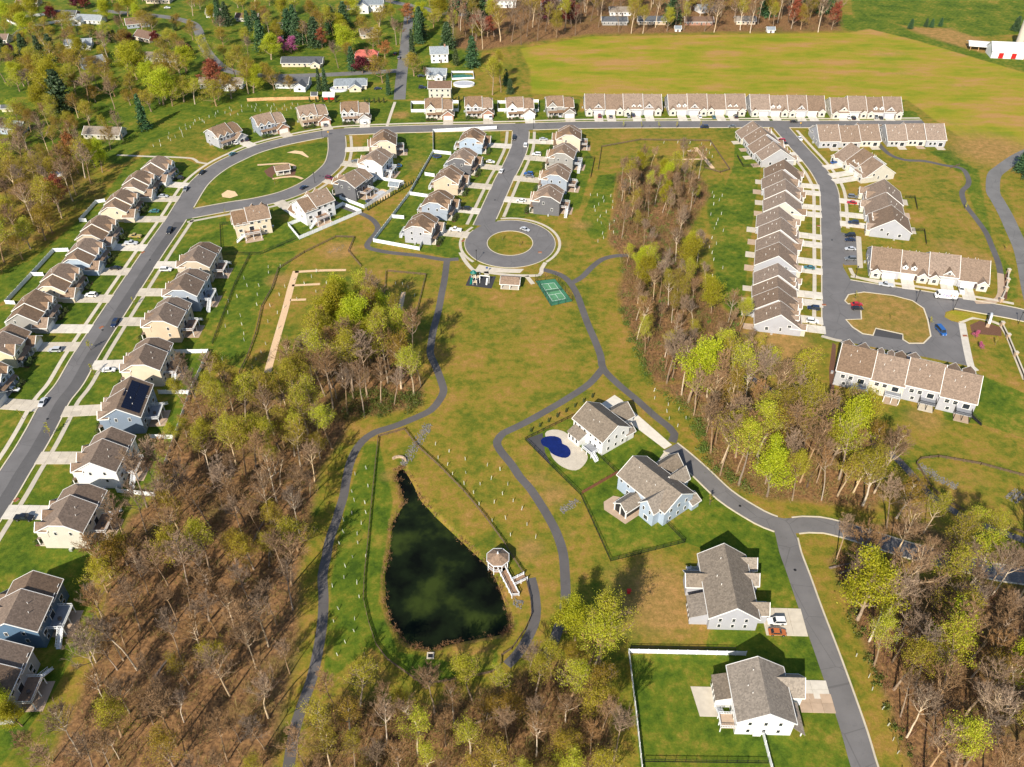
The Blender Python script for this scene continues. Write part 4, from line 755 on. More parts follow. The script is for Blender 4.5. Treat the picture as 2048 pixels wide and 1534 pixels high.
vinyl([(495,203),(540,201),(637,199)], 'new cedar board fence above the sloping meadow', 1.9, 'cedar', 'cedar_fence', 'wooden fences'); vinyl([(1164,988),(1234,948)], 'dark brown board fence between the two lane house yards', 1.4, 'brown_fence', 'board_fence', 'wooden fences')
KF = 'black metal fences'; bl = lambda P, lab: open_fence(P, lab, 1.35, 'black_metal', 'metal_fence', KF, (.2, 1.25), .3, 2.4, .05, .08)
bl([(1146,833),(1050,880),(1104,934),(1161,990),(1221,1123),(1370,1085),(1333,1047)], 'black metal fence around the pool and patio yards by the lane'); bl([(1199,913),(1234,947)], 'black metal fence between pool house lawn and patio house')
bl([(1261,1298),(1470,1301)], 'black metal fence alongside the white fence of the lane house'); bl([(1288,1524),(1536,1527)], 'black metal fence at the foot of the white lane house lawn'); bl([(457,449),(440.5,450),(443,509),(521,509),(592,478)], 'black metal fence behind the cream corner house')
bl([(500,511),(470,570),(425,688)], 'black metal fence behind the deck houses above the basin'); bl([(1163,317),(1189,317),(1181,356)], 'black metal fence behind the blue grey house of the close'); bl([(1474,313),(1486,334),(1516,333)], 'black metal fence round a villa lawn by the top meadow'); bl([(1810,396),(1829,396),(1834,420)], 'black metal fence behind the villa by the parking bays'); bl([(1824,462),(1848,462),(1852,490)], 'black metal fence between the parking bay villa and the truck villa')
SF = 'split rail fences'; sr = lambda P, lab: open_fence(P, lab, 1.15, 'rail_wood', 'rail_fence', SF, (.45, .8, 1.1), 0, 2.7, .07, .15)
sr([(757,875),(809,860),(834,893),(880,935),(927,983),(970,1035),(1009,1088),(1018,1105),(1047,1148)], 'split rail fence on the meadow bank of the pond'); sr([(757,875),(752,918),(742,1018),(734,1105),(729,1151),(727,1200),(737,1245),(752,1290),(774,1320),(844,1370),(887,1365),(982,1347),(1001,1334),(1003,1313),(1024,1299),(1051,1260),(1063,1232),(1061,1200),(1052,1162)], 'split rail fence round the wooded side of the pond')
sr([(722,534),(697,504),(709,476),(672,475),(609,506),(557,539),(544,579),(524,614),(512,669),(495,715),(480,745),(475,775),(560,778)], 'split rail fence round the gravel strip basin'); sr([(777,544),(852,551),(832,631),(767,626),(772,544)], 'split rail fence round the small square basin')
sr([(2060,957),(1961,930),(1876,915),(1841,919),(1832,928),(1861,975),(1886,1000),(1936,1028),(2060,1073)], 'split rail fence round the basin by the winding path'); sr([(1196,340),(1203,295),(1280,281),(1420,283),(1459,340),(1440,346),(1410,337)], 'split rail fence round the dry basin under the top street'); sr([(1900,338),(1918,331)], 'short rail gate on the winding path')

# ------------------------------------------------------------------ pier, pavilions, play area, court, pools
def on(name, lab, cat, px, ang=0, grp=None): q = g(*px); return thing(name, lab, cat, (q.x, q.y, 0), ang, grp)
o = on('pond_pier', 'white railed pier with octagonal gazebo on the pond bank', 'pier', (996,1131)); c = o.location
A, B = g(1003,1139) - c, g(1031,1194) - c; C1, C2 = g(1026,1168) - c, g(1051,1156) - c
def gangway(a, b, wd, openings=()):
    mb = MB(); mb.bar(a + Vector((0, 0, .5)), b + Vector((0, 0, .5)), wd, .2); mb.build('gangway', 'deck_wood', o); mb = MB(); d = (b - a); n = Vector((-d.y, d.x, 0)).normalized() * wd / 2
    for s in (-1, 1):
        p, q = a + n * s, b + n * s
        for z in (1.5, 1.0, .75): mb.bar(p + Vector((0, 0, z)), q + Vector((0, 0, z)), .12, .12)
        k = max(2, int(d.length / 1.8))
        for i in range(k + 1): r = p + (q - p) * i / k; mb.box(r.x - .1, r.x + .1, r.y - .1, r.y + .1, -1.6, 1.65)
    return mb
mb = gangway(A, B, 2.1); 
for z in (1.5, 1.0): mb.bar(B + Vector((-1, 0, z)), B + Vector((1, 0, z)), .12, .12)
mb.build('handrail', 'vinyl_white', o); gangway(C1, C2, 1.9).build('handrail', 'vinyl_white', o)
rf = MB(); dk = MB(); pr = MB()
oc = [Vector((math.cos(R(22.5 + 45 * i)), math.sin(R(22.5 + 45 * i)), 0)) for i in range(8)]
for i in range(8):
    a, b = oc[i], oc[(i + 1) % 8]; rf.prism([a * 3.3 + Vector((0, 0, 3.6)), b * 3.3 + Vector((0, 0, 3.6)), Vector((0, 0, 5.4))], .15)
    p = a * 2.9; blk('gazebo_post', o, (p.x, p.y, 1.4), (.22, .22, 4.6), 'vinyl_white', R(22.5 + 45 * i)); pr.bar(a * 3.32 + Vector((0, 0, 3.66)), b * 3.32 + Vector((0, 0, 3.66)), .14, .3)
    if i != 6:
        for z in (1.5, .75): pr.bar(a * 2.9 + Vector((0, 0, z)), b * 2.9 + Vector((0, 0, z)), .1, .12)
dk.prism([p * 3.0 + Vector((0, 0, .5)) for p in oc], .25); dk.build('gazebo_floor', 'deck_wood', o); r_ = rf.build('gazebo_roof', 'roof_tan', o); pr.build('railing', 'vinyl_white', o); mb = MB(); mb.tube((0, 0, 5.2), (0, 0, 6.0), .3, .12, 8, True); mb.build('finial', 'vinyl_white', r_)
def pavilion(px, lab, W, D, ang, posts=3):
    o = on('pavilion', lab, 'pavilion', px, ang, 'picnic shelters'); gable(o, -W / 2, W / 2, -D / 2, D / 2, 2.7, 4.3, 'ivory', 'roof_tan', (.35, .35), walls=False, o=.3)
    for x in np.linspace(-W / 2 + .3, W / 2 - .3, posts):
        for y in (-D / 2 + .3, D / 2 - .3): blk('post', o, (x, y, 1.3), (.26, .26, 2.8), 'white_trim')
    blk('slab', o, (0, 0, .03), (W, D, .2), 'concrete')
    for x in (-W * .22, W * .22):
        mb = MB(); mb.box(-.9, .9, -.35, .35, .72, .78)
        for y in (-.75, .75): mb.box(-.9, .9, y - .14, y + .14, .42, .47)
        for x_ in (-.6, .6): mb.box(x_ - .05, x_ + .05, -.8, .8, .36, .42); mb.box(x_ - .05, x_ + .05, -.05, .05, .1, .75)
        t_ = mb.build('picnic_table', 'furn', o); t_.location = (x, 0, .1)
pavilion((1021,571), 'tan roofed picnic pavilion between the playground and the green court', 7.6, 6.2, R(-6)); pavilion((566,345), 'small garden pavilion on the oval green', 7.0, 6.0, R(20))
struct(slab('mulch_bed', [(528,342),(545,331),(560,336),(545,352),(548,358),(535,352)], 'mulch', .018)); struct(slab('mulch_bed', [(560,356),(590,350),(592,340),(583,338),(575,348)], 'mulch', .018))
o = on('playground', 'playground set with green roof and slide on black rubber pad', 'playground', (957,563), R(-4)); q = o.location
mb = MB(); PP = [Matrix.Rotation(R(4), 4, 'Z') @ (g(*p) - q) for p in ((940,551),(992,553),(983,577),(931,571))]; mb.prism([(p.x, p.y, .05) for p in PP], .2); mb.build('rubber_pad', 'rubber', o)
for x, y, z in ((-2.2, 1.5, 1.4), (-.4, 1.2, 1.7), (-1.2, -2.0, 1.2)):
    blk('platform', o, (x, y, z), (1.7, 1.7, .15), 'tan_plastic')
    for a in (-.8, .8):
        for b_ in (-.8, .8): blk('post', o, (x + a, y + b_, z * .5 + .6), (.13, .13, z + 1.3), 'white_trim')
    for a in (-.8, .8): blk('guard', o, (x + a, y, z + .5), (.06, 1.6, .8), 'play_green')
mb = MB()
for i in range(6): a = 2 * math.pi * i / 6; b_ = 2 * math.pi * (i + 1) / 6; mb.prism([(-2.2 + 1.5 * math.cos(a), 1.5 + 1.5 * math.sin(a), 3.3), (-2.2 + 1.5 * math.cos(b_), 1.5 + 1.5 * math.sin(b_), 3.3), (-2.2, 1.5, 4.6)], .08)
mb.build('canopy', 'play_green', o); mb = MB(); mb.prism([(-3.2, .6, 1.5), (-2.4, .6, 1.5), (-2.6, -2.6, .3), (-3.4, -2.6, .3)], .15); mb.build('slide', 'play_green', o)
mb = MB(); mb.bar((.5, .9, 2.6), (4.6, .4, 2.6), .25, .3)
for x in (.6, 4.4):
    for y in (-1.1, 2.3): mb.tube((x, .7, 2.5), (x, y, 0), .09, .09, 5)
mb.build('bridge_bar', 'white_trim', o); mb = MB(); mb.prism([(3.3, .4, 1.6), (3.9, .4, 1.6), (3.8, -2.6, .25), (3.2, -2.6, .25)], .12); mb.build('slide', 'white_trim', o)
# pickleball court
CQ = [g(*p) for p in ((1070.6,562),(1110,558),(1145,602.5),(1102,612))]; cm = sum(CQ, Vector()) / 4; o = thing('sport_court', 'green pickleball court with white lines inside black wire fence', 'court', cm, 0); CQ = [p - cm for p in CQ]
def cq(u, v): return (CQ[0] * (1 - u) + CQ[1] * u) * (1 - v) + (CQ[3] * (1 - u) + CQ[2] * u) * v
def pat(n, u0, u1, v0, v1, m, z):
    mb = MB(); mb.prism([tuple(cq(u, v)[:2]) + (z,) for u, v in ((u0, v0), (u1, v0), (u1, v1), (u0, v1))], z); mb.build(n, m, o)
pat('surface', 0, 1, 0, 1, 'court_edge', .03); pat('playing_area', .18, .82, .15, .85, 'court_green', .036)
for u0, u1, v0, v1 in ((.18, .82, .15, .157), (.18, .82, .843, .85), (.18, .192, .15, .85), (.808, .82, .15, .85), (.18, .82, .39, .397), (.18, .82, .603, .61), (.494, .506, .15, .39), (.494, .506, .61, .85)): pat('line', u0, u1, v0, v1, 'line_white', .04)
mb = MB(); a, b_ = cq(.08, .5), cq(.92, .5); mb.bar(a + Vector((0, 0, .95)), b_ + Vector((0, 0, .95)), .05, .07); n = 30
for i in range(n + 1): r = a + (b_ - a) * i / n; mb.box(r.x - .03, r.x + .03, r.y - .03, r.y + .03, .05 if i in (0, n) else .15, .95)
mb.build('net', 'black_metal', o)
ps = MB(); wr = MB()
for p, q in zip(CQ, CQ[1:] + CQ[:1]):
    n = max(2, int((q - p).length / 3))
    for i in range(n): r = p + (q - p) * i / n; ps.tube(r, r + Vector((0, 0, 3)), .06, .06, 5)
    for z in (.1, 1.5, 3.0): wr.bar(p + Vector((0, 0, z)), q + Vector((0, 0, z)), .04, .05)
    n = int((q - p).length / .22)
    for i in range(n): r = p + (q - p) * i / n; wr.ribbon(r, r + Vector((0, 0, 3)), .012)
stuff(ps.build('fence_posts', 'black_metal', o)); stuff(wr.build('wire_mesh', 'black_metal', o))
# pools, trampolines
def flat(name, P, m, z, lab=None, cat=None, grp=None, th=.2):
    L = cat_rom(W2(P), 1.0, True); mb = MB(); c = sum(L, Vector()) / len(L); mb.prism([(p.x - c.x, p.y - c.y, z) for p in L], th); ob_ = mb.build(name, m); ob_.location = c
    return tag(ob_, lab, cat, grp) if lab else struct(ob_)
T = lambda P: [(1024 + x / 4, 768 + y / 4) for x, y in P]
flat('pool_terrace', T([(265,395),(330,365),(400,375),(450,405),(520,480),(600,560),(595,620),(540,680),(480,690),(400,660),(340,610),(310,560),(300,500)]), 'concrete', .04)
flat('swimming_pool', T([(230,450),(270,422),(340,418),(392,440),(402,478),(440,496),(466,530),(466,568),(430,592),(370,582),(312,552),(290,512),(245,490)]), 'pool_cover', .07, 'kidney shaped pool under a dark blue cover beside the white house', 'pool')
flat('pool_terrace', [(733,395),(745,383),(765,378),(780,385),(778,394),(760,401),(740,401)], 'sand', .03); flat('swimming_pool', [(738,394),(748,386),(765,381),(772,388),(760,396),(745,399)], 'grey_cover', .06, 'pool under a grey cover behind the dark grey house', 'pool')
def round_pool(px, ra, rb, lab, ang=0, water='pool_blue', h=1.2):
    o = on('garden_pool', lab, 'pool', px, ang, 'old village pools'); mb = MB(); k = 20; P = [(ra * math.cos(2 * math.pi * i / k), rb * math.sin(2 * math.pi * i / k)) for i in range(k)]
    for i in range(k): (x1, y1), (x2, y2) = P[i], P[(i + 1) % k]; mb.prism([(x1, y1, h), (x2, y2, h), (x2 * 1.09, y2 * 1.09, h), (x1 * 1.09, y1 * 1.09, h)], h + .1)
    mb.build('pool_wall', 'vinyl_white', o); mb = MB(); mb.face([(x, y, h - .15) for x, y in P]); mb.build('water', water, o)
round_pool((928,170), 6, 4, 'oval above ground pool with wide white rim below the tall evergreens', 0, 'grey_cover'); round_pool((700,17), 5, 3, 'blue garden pool beside the large white village house'); round_pool((678,180), 5, 3.4, 'round grey pool behind the ranch house by the village road', 0, 'grey_cover'); round_pool((114,350), 3, 2, 'small blue pool under the trees left of the long street', 0)
vinyl([(903,146),(946,146),(948,158),(904,160),(903,146)], 'white rectangular pool fence in the village garden', 1.3); flat('swimming_pool', [(908,150),(942,150),(942,156),(908,156)], 'play_green', .05, 'small green covered pool inside the white rectangular fence', 'pool')
def tramp(px, r, lab, m='cloth_blue'):
    o = on('trampoline', lab, 'trampoline', px, 0, 'garden trampolines'); k = 16; P = [(math.cos(2 * math.pi * i / k), math.sin(2 * math.pi * i / k)) for i in range(k)]
    mb = MB()
    for i in range(k): (a, b_), (c, d) = P[i], P[(i + 1) % k]; mb.prism([(a * r * .85, b_ * r * .85, .9), (c * r * .85, d * r * .85, .9), (c * r, d * r, .9), (a * r, b_ * r, .9)], .08)
    mb.build('pad', m, o); mb = MB(); mb.face([(x * r * .86, y * r * .86, .86) for x, y in P]); mb.build('jumping_mat', 'rubber', o)
    for i in (0, 4, 8, 12): blk('leg', o, (P[i][0] * r * .9, P[i][1] * r * .9, .42), (.1, .1, .88), 'silver')
tramp((874,315), 2.3, 'round trampoline behind the dark grey house of the close'); tramp((739,405), 1.9, 'round trampoline beside the grey covered pool'); tramp((797,334), 1.8, 'blue trampoline on the lawn behind the white loop road house', 'pool_blue')
# riprap stone drains
def rocks(P, wd, lab, n, s=.34):
    L = cat_rom(W2(P), 1.0); mb = MB()
    for _ in range(n):
        i = rnd.randrange(len(L) - 1); t = (L[i + 1] - L[i]).normalized(); p = L[i] + t * rnd.random() + Vector((-t.y, t.x, 0)) * rnd.triangular(-wd * .62, wd * .62); r = s * rnd.uniform(.4, 1)
        k = 5; a0 = rnd.random() * 6; top = [(p.x + r * .6 * math.cos(a0 + 1.257 * j), p.y + r * .6 * math.sin(a0 + 1.257 * j), r * .6) for j in range(k)]; bt = [(p.x + r * math.cos(a0 + 1.257 * j), p.y + r * math.sin(a0 + 1.257 * j), -.3) for j in range(k)]
        n0 = len(mb.v); mb.v += top + bt; mb.f.append(tuple(range(n0, n0 + k))); mb.m.append(0)
        for j in range(k): mb.f.append((n0 + j, n0 + k + j, n0 + k + (j + 1) % k, n0 + (j + 1) % k)); mb.m.append(0)
    o = stuff(mb.build('riprap', 'riprap')); tag(o, lab, 'stones')
rocks([(858,848),(835,885),(812,922)], 3.2, 'grey stone spillway running down to the pond inlet', 420); rocks([(1122,1023),(1138,1012),(1156,999)], 2.6, 'small heap of grey stones beside the pond path', 140); rocks([(1836,930),(1860,945),(1885,962),(1915,975)], 3.5, 'grey stone drain in the basin by the winding path', 320); rocks([(2020,985),(2045,1000)], 6, 'grey stone apron under the basin trees', 200)
rocks([(812,922),(803,930)], 2, 'stones round the pond inlet pipe', 60); rocks([(655,505),(690,492)], 4, 'scattered stones in the orange soil of the basin', 60, .25); rocks([(1040,1200),(1030,1215)], 3, 'stones on the bank under the pier', 60)
o = on('outlet_box', 'square concrete outlet box on the pond bank', 'drain', (861,1312)); mb = MB()
for a, b_, c, d in ((-.9, .9, -.9, -.6), (-.9, .9, .6, .9), (-.9, -.6, -.6, .6), (.6, .9, -.6, .6)): mb.box(a, b_, c, d, -.3, .35)
mb.build('rim', 'concrete', o); blk('grate', o, (0, 0, .1), (1.2, 1.2, .05), 'black_metal')
o = on('pond_inlet', 'curved concrete headwall at the pond inlet', 'drain', (797,924)); mb = MB()
for i in range(5): a = R(20 + 28 * i); blk('stone', o, (2.2 * math.cos(a), 2.0 * math.sin(a) , .3), (.5, 1.2, 1.0), 'stone', a)

# ------------------------------------------------------------------ street lamps, signs, entrance
def lamp(px, lab, h=5):
    o = on('street_lamp', lab, 'lamp', px, 0, 'street lamps'); mb = MB(); mb.tube((0, 0, 0), (0, 0, h), .11, .07, 8, True); mb.build('pole', 'black_metal', o); mb = MB(); mb.tube((0, 0, h), (0, 0, h + .55), .16, .3, 8); mb.tube((0, 0, h + .55), (0, 0, h + .85), .36, .05, 8, True); mb.build('lantern', 'black_metal', o)
for px, w_ in (((953,523), 'at the lower edge of the turning circle'), ((645,278), 'on the tip of the oval green'), ((1067,257), 'on the corner of the close and top street'), ((1906,622), 'on the rounded island by the villa entrance'), ((2036,648), 'beside the entrance stone wall'), ((1832,604), 'on the grass island of the villa court'), ((630,366), 'on the inner side of the loop road'), ((1710,556), 'at the end of the parking bays')): lamp(px, 'slim black street lamp ' + w_)
def road_sign(px, m, lab):
    o = on('road_sign', lab, 'sign', px, R(rnd.uniform(-20, 20)), 'street signs'); mb = MB(); mb.tube((0, 0, 0), (0, 0, 2.6), .05, .05, 6); mb.build('pole', 'silver', o); mb = MB(); k = 8
    mb.prism([(.5 * math.cos(R(22.5 + 45 * i)), 0, 2.3 + .5 * math.sin(R(22.5 + 45 * i))) for i in range(8)], .001); p = mb.build('plate', m, o); blk('plate_back', o, (0, .03, 2.3), (.8, .04, .8), m)
mat('sign_yellow', (0.75, 0.42, 0.02), .5, .05); mat('sign_blue', (0.02, 0.1, 0.4), .5, .05)
road_sign((657,272), 'sign_yellow', 'yellow sign where the loop road meets the top street'); road_sign((1600,254), 'sign_yellow', 'yellow sign at the corner of villa road'); road_sign((974,545), 'sign_blue', 'blue sign at the parking strip of the turning circle')
for P, lab in (([(2003,652),(2015,676),(2030,712),(2052,765)], 'low stone and rail wall curving away from the entrance'), ([(2016,546),(2014,565),(2011,582),(2001,604)], 'stone pillar screen beside the paver path')):
    Q = [g(*p) for p in P]; o = thing('entrance_wall', lab, 'wall', Q[0], 0, 'entrance stonework')
    for a, b_ in zip(Q, Q[1:]):
        d = b_ - a; c = (a + b_) / 2 - Q[0]; an = math.atan2(d.y, d.x)
        blk('rail_panel', o, (c.x, c.y, .6), (d.length - 1, .14, 1.0), 'black_metal', an)
        blk('coping', o, (c.x, c.y, 1.2), (d.length - .9, .5, .16), 'concrete', an)
    for q in Q: c = q - Q[0]; blk('pillar', o, (c.x, c.y, .9), (1.1, 1.1, 1.9), 'stone'); blk('cap', o, (c.x, c.y, 1.92), (1.3, 1.3, .16), 'concrete')
o = on('entrance_sign', 'white curved beam sign on stone pillars at the villa entrance', 'sign', (1976,648), R(60))
for x in (-2, 2): blk('pillar', o, (x, 0, 1.2), (1.2, 1.2, 2.6), 'stone'); blk('cap', o, (x, 0, 2.58), (1.4, 1.4, .16), 'concrete')
blk('sign_board', o, (0, 0, 1.2), (3, .3, 1.5), 'stone'); mb = MB()
for i in range(8): a, b_ = -4 + i, -3 + i; mb.prism([(a, -.4, 3.9 - .06 * a * a), (b_, -.4, 3.9 - .06 * b_ * b_), (b_, .4, 3.9 - .06 * b_ * b_), (a, .4, 3.9 - .06 * a * a)], .4)
mb.build('beam', 'vinyl_white', o)
for i, (x0, y0, w_) in enumerate(((1257,1187,'in the shade lines by the brown lawn'), (1229,1250,'at the foot of the budding trees'))):
    o = on('garden_chair', 'red folding garden chair ' + w_, 'chair', (x0, y0), R(40 * i)); blk('seat', o, (0, 0, .5), (.9, .9, .1), 'cloth_red'); blk('backrest', o, (0, .45, .9), (.9, .1, .8), 'cloth_red'); blk('canopy', o, (.1, .1, 1.35), (1.1, 1.0, .06), 'cloth_red')
    for a in (-.4, .4):
        for b_ in (-.4, .4): blk('leg', o, (a, b_, .23), (.05, .05, .5), 'black_metal')

# ------------------------------------------------------------------ cars
CC = {'black': (.012, .013, .016), 'white': (.78, .78, .78), 'silver': (.48, .5, .53), 'grey': (.16, .17, .18), 'dark blue': (.012, .022, .06), 'blue': (.02, .10, .32), 'red': (.45, .012, .015), 'maroon': (.16, .01, .03), 'teal': (.05, .17, .2), 'orange': (.42, .12, .03), 'gold': (.4, .3, .1)}
for k, c in CC.items():
    m = mat('paint_' + k, c, .25, .03); m.node_tree.nodes['Principled BSDF'].inputs['Coat Weight'].default_value = .6
KIND = {'car': (4.6, 1.82, .92, 1.44, -1.75, 1.05, -1.1, .35), 'suv': (4.8, 1.95, 1.02, 1.75, -2.3, 1.0, -2.0, .35), 'pickup': (5.7, 2.0, 1.1, 1.85, -.6, 1.3, -.4, .75), 'van': (5.6, 2.05, 1.15, 2.2, -2.75, 1.9, -2.65, 1.3)}
CM = {}
def wheel_meshes():
    mb = MB(); mb.tube((0, -.12, 0), (0, .12, 0), .35, .35, 14, True); mb.tube((0, .12, 0), (0, -.12, 0), .35, .35, 14, True); a = mb.mesh('tyre', 'tire')
    mb = MB(); mb.tube((0, -.13, 0), (0, .13, 0), .2, .2, 10, True); mb.tube((0, .13, 0), (0, -.13, 0), .2, .2, 10, True); return a, mb.mesh('rim', 'rim')
TY, RI = wheel_meshes()
def car(kind, colr, loc, ang, lab, grp):
    L, Wd, zb, zt, b0, b1, t0, t1 = KIND[kind]; h = L / 2; w_ = Wd / 2; o = thing('van' if kind == 'van' else 'pickup_truck' if kind == 'pickup' else 'parked_car', lab, {'car': 'car', 'suv': 'car', 'pickup': 'pickup', 'van': 'van'}[kind], loc, ang, grp)
    if (kind, colr) not in CM:
        mb = MB(); prof = [(-h, .38, .9), (-h, zb - .12, .9), (-h + .12, zb, .95), (b0, zb, 1), (b1, zb, 1), (h - .35, zb - .14, .94), (h - .05, zb - .3, .86), (h, .4, .84)]
        for (x1, z1, k1), (x2, z2, k2) in zip(prof, prof[1:]): mb.face([(x1, -w_ * k1, z1), (x2, -w_ * k2, z2), (x2, w_ * k2, z2), (x1, w_ * k1, z1)])
        for s in (-1, 1): mb.face([(x, s * w_ * k, z) for x, z, k in prof][::s])
        mb.face([(-h, -w_ * .9, .38), (h, -w_ * .84, .4), (h, w_ * .84, .4), (-h, w_ * .9, .38)])
        if kind == 'pickup': mb.box(-h + .1, b0 - .1, -w_ * .8, w_ * .8, zb + .0, zb + .02)
        bm = mb.mesh('body', 'paint_' + colr); mb = MB(); i = .80
        mb.prism([(t0, -w_ * i, zt), (t1, -w_ * i, zt), (t1, w_ * i, zt), (t0, w_ * i, zt)], .07)
        for x0_, x1_ in ((b0, t0), (b1, t1)):
            for s in (-1, 1): mb.tube((x0_, s * w_ * .92, zb), (x1_, s * w_ * i, zt - .04), .05, .05, 4)
        rm_ = mb.mesh('roof', 'paint_' + colr); gl = []
        B0, B1, T0, T1 = [(b0, w_ * .92, zb - .01), (b1, w_ * .92, zb - .01), (t0, w_ * i * .99, zt - .06), (t1, w_ * i * .99, zt - .06)]; f = lambda p, s: (p[0], p[1] * s, p[2])
        for nm, q in (('windscreen', [f(B1, -1), f(B1, 1), f(T1, 1), f(T1, -1)]), ('rear_window', [f(B0, 1), f(B0, -1), f(T0, -1), f(T0, 1)]), ('side_window', [f(B0, -1), f(B1, -1), f(T1, -1), f(T0, -1)]), ('side_window', [f(B1, 1), f(B0, 1), f(T0, 1), f(T1, 1)])):
            mb = MB(); mb.face(q); gl.append((nm, mb.mesh(nm, 'glass')))
        CM[kind, colr] = (bm, rm_, gl)
    bm, rm_, gl = CM[kind, colr]; bo = ob('body', bm, o); ob('roof', rm_, o)
    for nm, me_ in gl: ob(nm, me_, o)
    for x in (-h * .6, h * .62):
        for y in (-w_ + .1, w_ - .1): wo = ob('wheel', TY, o, (x, y, .35)); ob('rim', RI, wo)
    for y in (-w_ * .6, w_ * .6): blk('headlight', o, (h - .04, y, zb - .38), (.1, .35, .16), 'lamp_clear'); blk('tail_light', o, (-h - .0, y, zb - .28), (.06, .3, .2), 'lamp_red')
    return o
SH = {'W': 'house of the deckless long street row', 'E': 'house with raised deck on the long street', 'O': 'house on the outer top street', 'C': 'house on the loop road', 'M': 'close house by the white fence', 'N': 'close house by the meadow'}
VN = {'V1': 'first row villa of the top street', 'V2': 'second row villa of the top street', 'V4': 'dead end row villa of the top street', 'V7': 'askew row villa', 'V8': 'row villa by the parking bays', 'VB': 'corner row villa', 'VD': 'third row villa of villa road', 'VE': 'southernmost row villa', 'V9': 'truck villa'}
CARS = [((470,288),'car','white','O1'),((480,283),'suv','black','O1'),((491,281),'suv','dark blue','O1'),((650,252),'car','grey','O3'),((730,247),'car','white','O4'),((981,237),'pickup','silver','O6'),((1108,232),'car','grey','O8'),((1119,233),'suv','silver','O8'),
 ((1199,234),'suv','maroon','V1_1'),((1221,235),'car','grey','V1_2'),((1257,234),'car','grey','V1_3'),((1266,232),'suv','dark blue','V1_3'),((1399,235),'car','white','V2_2'),((1427,236),'car','teal','V2_3'),((1471,235),'suv','black','V2_4'),((1696,237),'car','white','V4_1'),((1706,238),'suv','black','V4_1'),((1751,236),'suv','grey','V4_3'),((1761,238),'car','black','V4_3'),
 ((1561,284),'suv','red','VB_3'),((1566,289),'car','black','VB_3'),((1669,327),'car','blue','V7_2'),((1705,396),'suv','grey','V8_1'),((1703,408),'car','red','V8_1'),((1706,448),'suv','dark blue','V8_3'),((1618,538),'car','teal','VD_4'),((1626,619),'suv','dark blue','VE_3'),((1624,645),'suv','white','VE_4'),((1921,583),'pickup','white','V9_4'),
 ((1087,281),'car','silver','N1'),((1073,311),'suv','white','N2'),((1057,350),'suv','blue','N3'),((1059,355),'car','grey','N3'),((1042,404),'car','white','N4'),((981,326),'car','white','M2'),((931,420),'suv','black','M4'),((911,462),'pickup','white','M5'),((711,325),'car','grey','C2'),((660,359),'suv','maroon','C3'),
 ((358,359),'suv','black','W1'),((327,395),'car','silver','W2'),((309,425),'car','teal','W3'),((271,475),'pickup','gold','W4'),((263,489),'pickup','silver','W4'),((231,539),'car','black','W5'),((183,593),'suv','white','W6'),((111,703),'suv','silver','W8'),((27,782),'car','white','W9'),((333,542),'suv','white','E2'),((219,743),'car','white','E4'),((50,1039),'pickup','black','E7'),
 ((1552,1246),'suv','white','B3'),((1554,1268),'car','orange','B3'),((1247,836),'suv','black','B1')]
for px, k, c, h in CARS:
    q = g(*px); e = HOUSES[h]; a = e[0].rotation_euler.z + math.pi / 2 + (math.pi if rnd.random() < .6 else 0) + rnd.uniform(-.03, .03)
    if h[0] == 'V': w_ = 'in front of the ' + VN[h[:2]]
    elif h[0] == 'B': w_ = 'on the driveway of the ' + ('pale grey lane house' if h == 'B3' else 'white pool house')
    else: w_ = 'outside the ' + e[0]['label'].split(' house')[0] + ' ' + SH[h[0]]
    car(k, c, (q.x, q.y, .14), a, f'{c} {"SUV" if k == "suv" else k} {w_}', 'cars parked on driveways')
for px, k, c, rd, off, lab in [((1408,256),'suv','dark blue',0,0,'dark blue SUV parked at the meadow kerb of the top street'),((1464,255),'car','grey',0,0,'grey car parked at the kerb near the corner row villa'),((1588,245),'car','black',0,0,'black car at the kerb by the mouth of villa road'),((1599,279),'car','white',3,0,'white car at the kerb of the villa road bend'),((1771,572),'pickup','silver',4,0,'silver pickup at the kerb before the truck villa'),((1028,278),'suv','black',2,0,'black SUV at the kerb near the top of the close'),((1051,292),'suv','white',2,0,'white SUV at the meadow kerb of the close'),((1003,344),'car','white',2,0,'white car at the fenced kerb of the close'),((608,377),'car','dark blue',1,0,'dark blue car at the kerb of the loop road'),((466,310),'car','teal',0,0,'teal car at the kerb of the curved street by the oval'),((405,347),'car','black',0,0,'black car at the outer kerb of the curved street'),((372,380),'car','grey',0,0,'grey car at the kerb where the oval begins'),((340,464),'suv','black',0,0,'black SUV driving on the long street below the oval'),((231,649),'suv','dark blue',0,0,'dark blue SUV driving in the dark resurfaced lane of the long street'),((87,807),'car','silver',0,0,'silver car at the kerb far down the long street'),((1050,461),'car','silver',11,0,'silver car on the turning circle')]:
    q = g(*px); A = RN[rd]; i = int(np.hypot(A[:, 0] - q.x, A[:, 1] - q.y).argmin()); i0, i1 = max(0, i - 1), min(len(A) - 1, i + 1); d = A[i1] - A[i0]
    car(k, c, (q.x, q.y, .06), math.atan2(d[1], d[0]) + (0 if rnd.random() < .5 else math.pi), lab, 'cars on the roads')
